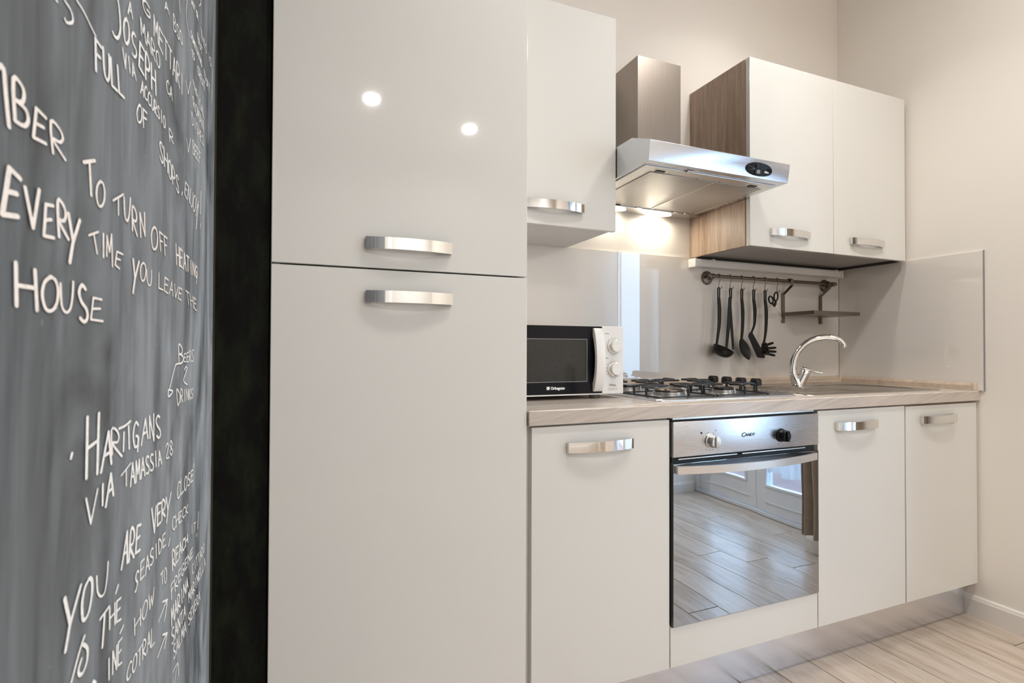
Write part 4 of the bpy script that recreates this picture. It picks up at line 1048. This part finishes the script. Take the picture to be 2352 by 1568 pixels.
# serving spoon
t = root('serving_spoon', (1.262, UY, 1.31), 'black plastic serving spoon hanging third from the left on the rail', 'spoon')
b = new(); eye(b, 1.2605, 1.262, 1.309, 0.0052)
grip(b, [(1.2605, UY, 1.266), (1.2635, UY - 0.002, 1.210), (1.2610, UY - 0.003, 1.140), (1.2565, UY - 0.001, 1.082)], [0.0070, 0.0085, 0.0075, 0.0050], [0.0045, 0.005, 0.0045, 0.004])
put('handle', b, bp, t, smooth=60)
b = new(); rings = []
for i in range(13):
    f = i / 12; z = 1.090 - 0.090 * f; xx = 1.256 + 0.032 * f ** 1.1
    wd = 0.0275 * (sin(pi * min(1, f * 0.93 + 0.06))) ** 0.7 * (0.85 + 0.15 * f); yy = UY - 0.001 + 0.010 * sin(pi * f) - 0.012 * f
    rings.append([(xx + wd * u, yy - 0.010 * (u * u) * sin(pi * f) + s, z + 0.25 * wd * u) for s, us in ((-0.0012, (-1, -.6, -.2, .2, .6, 1)), (0.0012, (1, .6, .2, -.2, -.6, -1))) for u in us])
ring_loft(b, rings)
put('bowl', b, bp, t, smooth=60)

# turner
t = root('turner', (1.332, UY, 1.31), 'black plastic turner with flat angled blade hanging fourth on the rail', 'turner')
b = new(); eye(b, 1.3300, 1.262, 1.309, 0.0052)
grip(b, [(1.3300, UY, 1.266), (1.3345, UY - 0.002, 1.220), (1.3330, UY - 0.002, 1.170), (1.3290, UY - 0.002, 1.148), (1.3140, UY - 0.006, 1.126), (1.3040, UY - 0.008, 1.112)], [0.0070, 0.0085, 0.0068, 0.0055, 0.0050, 0.0085], [0.0045, 0.005, 0.004, 0.004, 0.0035, 0.002])
put('handle', b, bp, t, smooth=60)
b = new()
bl_ = [(1.2880, 1.100), (1.2900, 1.112), (1.3010, 1.1225), (1.3110, 1.1190), (1.3175, 1.110), (1.3830, 1.020), (1.3840, 1.010), (1.3780, 1.0065), (1.3440, 1.009), (1.3360, 1.016)]
prism(b, bl_, 'y', UY - 0.011, UY - 0.008, 0.0006)
put('blade', b, bp, t, smooth=40)

# pasta server
t = root('pasta_server', (1.40, UY, 1.31), 'black plastic pasta server with finger prongs hanging fifth on the rail', 'pasta server')
b = new(); eye(b, 1.3975, 1.262, 1.309, 0.0052)
grip(b, [(1.3975, UY, 1.266), (1.4020, UY - 0.002, 1.215), (1.3990, UY - 0.003, 1.140), (1.3920, UY - 0.002, 1.092), (1.3870, UY, 1.070)], [0.0070, 0.0085, 0.0070, 0.0050, 0.0070], [0.0045, 0.005, 0.0045, 0.004, 0.004])
put('handle', b, bp, t, smooth=60)
b = new(); rings = []
for i in range(10):
    f = i / 9; z = 1.076 - 0.056 * f; xx = 1.386 + 0.017 * f; wd = 0.0195 * sin(pi * (0.12 + 0.76 * f)) ** 0.6; yy = UY + 0.004 * sin(pi * f)
    rings.append([(xx + wd * u, yy - 0.006 * u * u + s, z) for s, us in ((-0.0015, (-1, -.5, 0, .5, 1)), (0.0015, (1, .5, 0, -.5, -1))) for u in us])
ring_loft(b, rings); put('head', b, bp, t, smooth=60)
for (x0, z0, dx, dz) in ((1.398, 1.062, 0.018, 0.013), (1.406, 1.050, 0.026, 0.003), (1.408, 1.038, 0.026, -0.003), (1.404, 1.028, 0.022, -0.010), (1.378, 1.052, -0.004, 0.006), (1.382, 1.034, -0.003, -0.004)):
    pr = spline([(x0, UY, z0), (x0 + dx * 0.6, UY - 0.010, z0 + dz * 0.5), (x0 + dx, UY - 0.028, z0 + dz)], 4)
    put('prong', tube(new(), pr, [0.0062, 0.0062, 0.0060, 0.0058, 0.0056, 0.0055, 0.0053, 0.005, 0.0036], 10), bp, t, smooth=60)

# scissors
t = root('scissors', (1.464, UY, 1.30), 'kitchen scissors with black ring handles hanging sixth on the rail', 'scissors')
def ringh(cx, cz, rx, rz, ang):
    pts = []
    for k in range(20):
        a = 2 * pi * k / 20; u, v_ = rx * cos(a), rz * sin(a)
        pts.append(Vector((cx + u * cos(ang) - v_ * sin(ang), UY, cz + u * sin(ang) + v_ * cos(ang))))
    return tube(new(), pts + [pts[0], pts[1]], 0.0034, 8, cap=False)
h1 = ringh(1.4635, 1.284, 0.0115, 0.0195, -0.12); tube(h1, [(1.4625, UY, 1.268), (1.459, UY, 1.244)], [0.005, 0.0045], 10)
put('ring_handle', h1, bp, t, smooth=60)
h2 = ringh(1.4330, 1.2675, 0.0125, 0.0175, 0.45); tube(h2, [(1.441, UY + 0.002, 1.256), (1.458, UY + 0.002, 1.240)], [0.005, 0.0045], 10)
put('ring_handle', h2, bp, t, smooth=60)
b = new(); prism(b, [(1.4535, 1.250), (1.4625, 1.247), (1.5020, 1.181), (1.4990, 1.183)], 'y', UY + 0.001, UY + 0.0026)
put('blade', b, M['steel'], t, smooth=0)
b = new(); prism(b, [(1.4550, 1.246), (1.4645, 1.249), (1.5020, 1.180), (1.4975, 1.186)], 'y', UY - 0.001, UY + 0.0008)
put('blade', b, M['steel'], t, smooth=0)
put('pivot', lathe(new(), [(0.004, -0.002), (0.004, 0.004)], (1.459, UY, 1.2435), 'y', 12), M['steel'], t)

# hanging shelf
t = root('hanging_shelf', (1.70, 0.49, 1.20), 'small satin steel shelf hung from the right end of the rail', 'shelf')
for bx in (1.556, 1.803):
    w_ = 0.0085
    b = new()
    path = [(RY + 0.011, RZ - 0.006), (RY + 0.011, RZ + 0.004), (RY + 0.006, RZ + 0.0105), (RY - 0.004, RZ + 0.0110), (RY - 0.0105, RZ + 0.004), (RY - 0.0105, RZ - 0.020), (YB - 0.012, RZ - 0.058), (YB - 0.012, 1.168)]
    def off(path, d):
        o = []
        for i, p in enumerate(path):
            a = path[max(i - 1, 0)]; c_ = path[min(i + 1, len(path) - 1)]
            tx, tz = c_[0] - a[0], c_[1] - a[1]; L = math.hypot(tx, tz); o.append((p[0] - tz / L * d, p[1] + tx / L * d))
        return o
    prism(b, off(path, 0.0012) + off(path, -0.0012)[::-1], 'x', bx - w_, bx + w_)
    put('bracket', b, M['steel_dull'], t, smooth=0)
b = new()
sx0, sx1, sy0, sy1 = 1.549, 1.845, 0.402, YB - 0.0135
box(b, sx0, sx1, sy0, sy1, 1.2005, 1.2030)
box(b, sx0, sx1, sy0, sy0 + 0.002, 1.2030, 1.2165); box(b, sx0, sx0 + 0.002, sy0 + 0.002, sy1, 1.2030, 1.2165); box(b, sx1 - 0.002, sx1, sy0 + 0.002, sy1, 1.2030, 1.2165); box(b, sx0 + 0.002, sx1 - 0.002, sy1 - 0.002, sy1, 1.2030, 1.2165)
put('shelf_tray', b, M['steel_dull'], t, smooth=0)

for o in list(bpy.data.objects):
    if 'org' in o: del o['org']
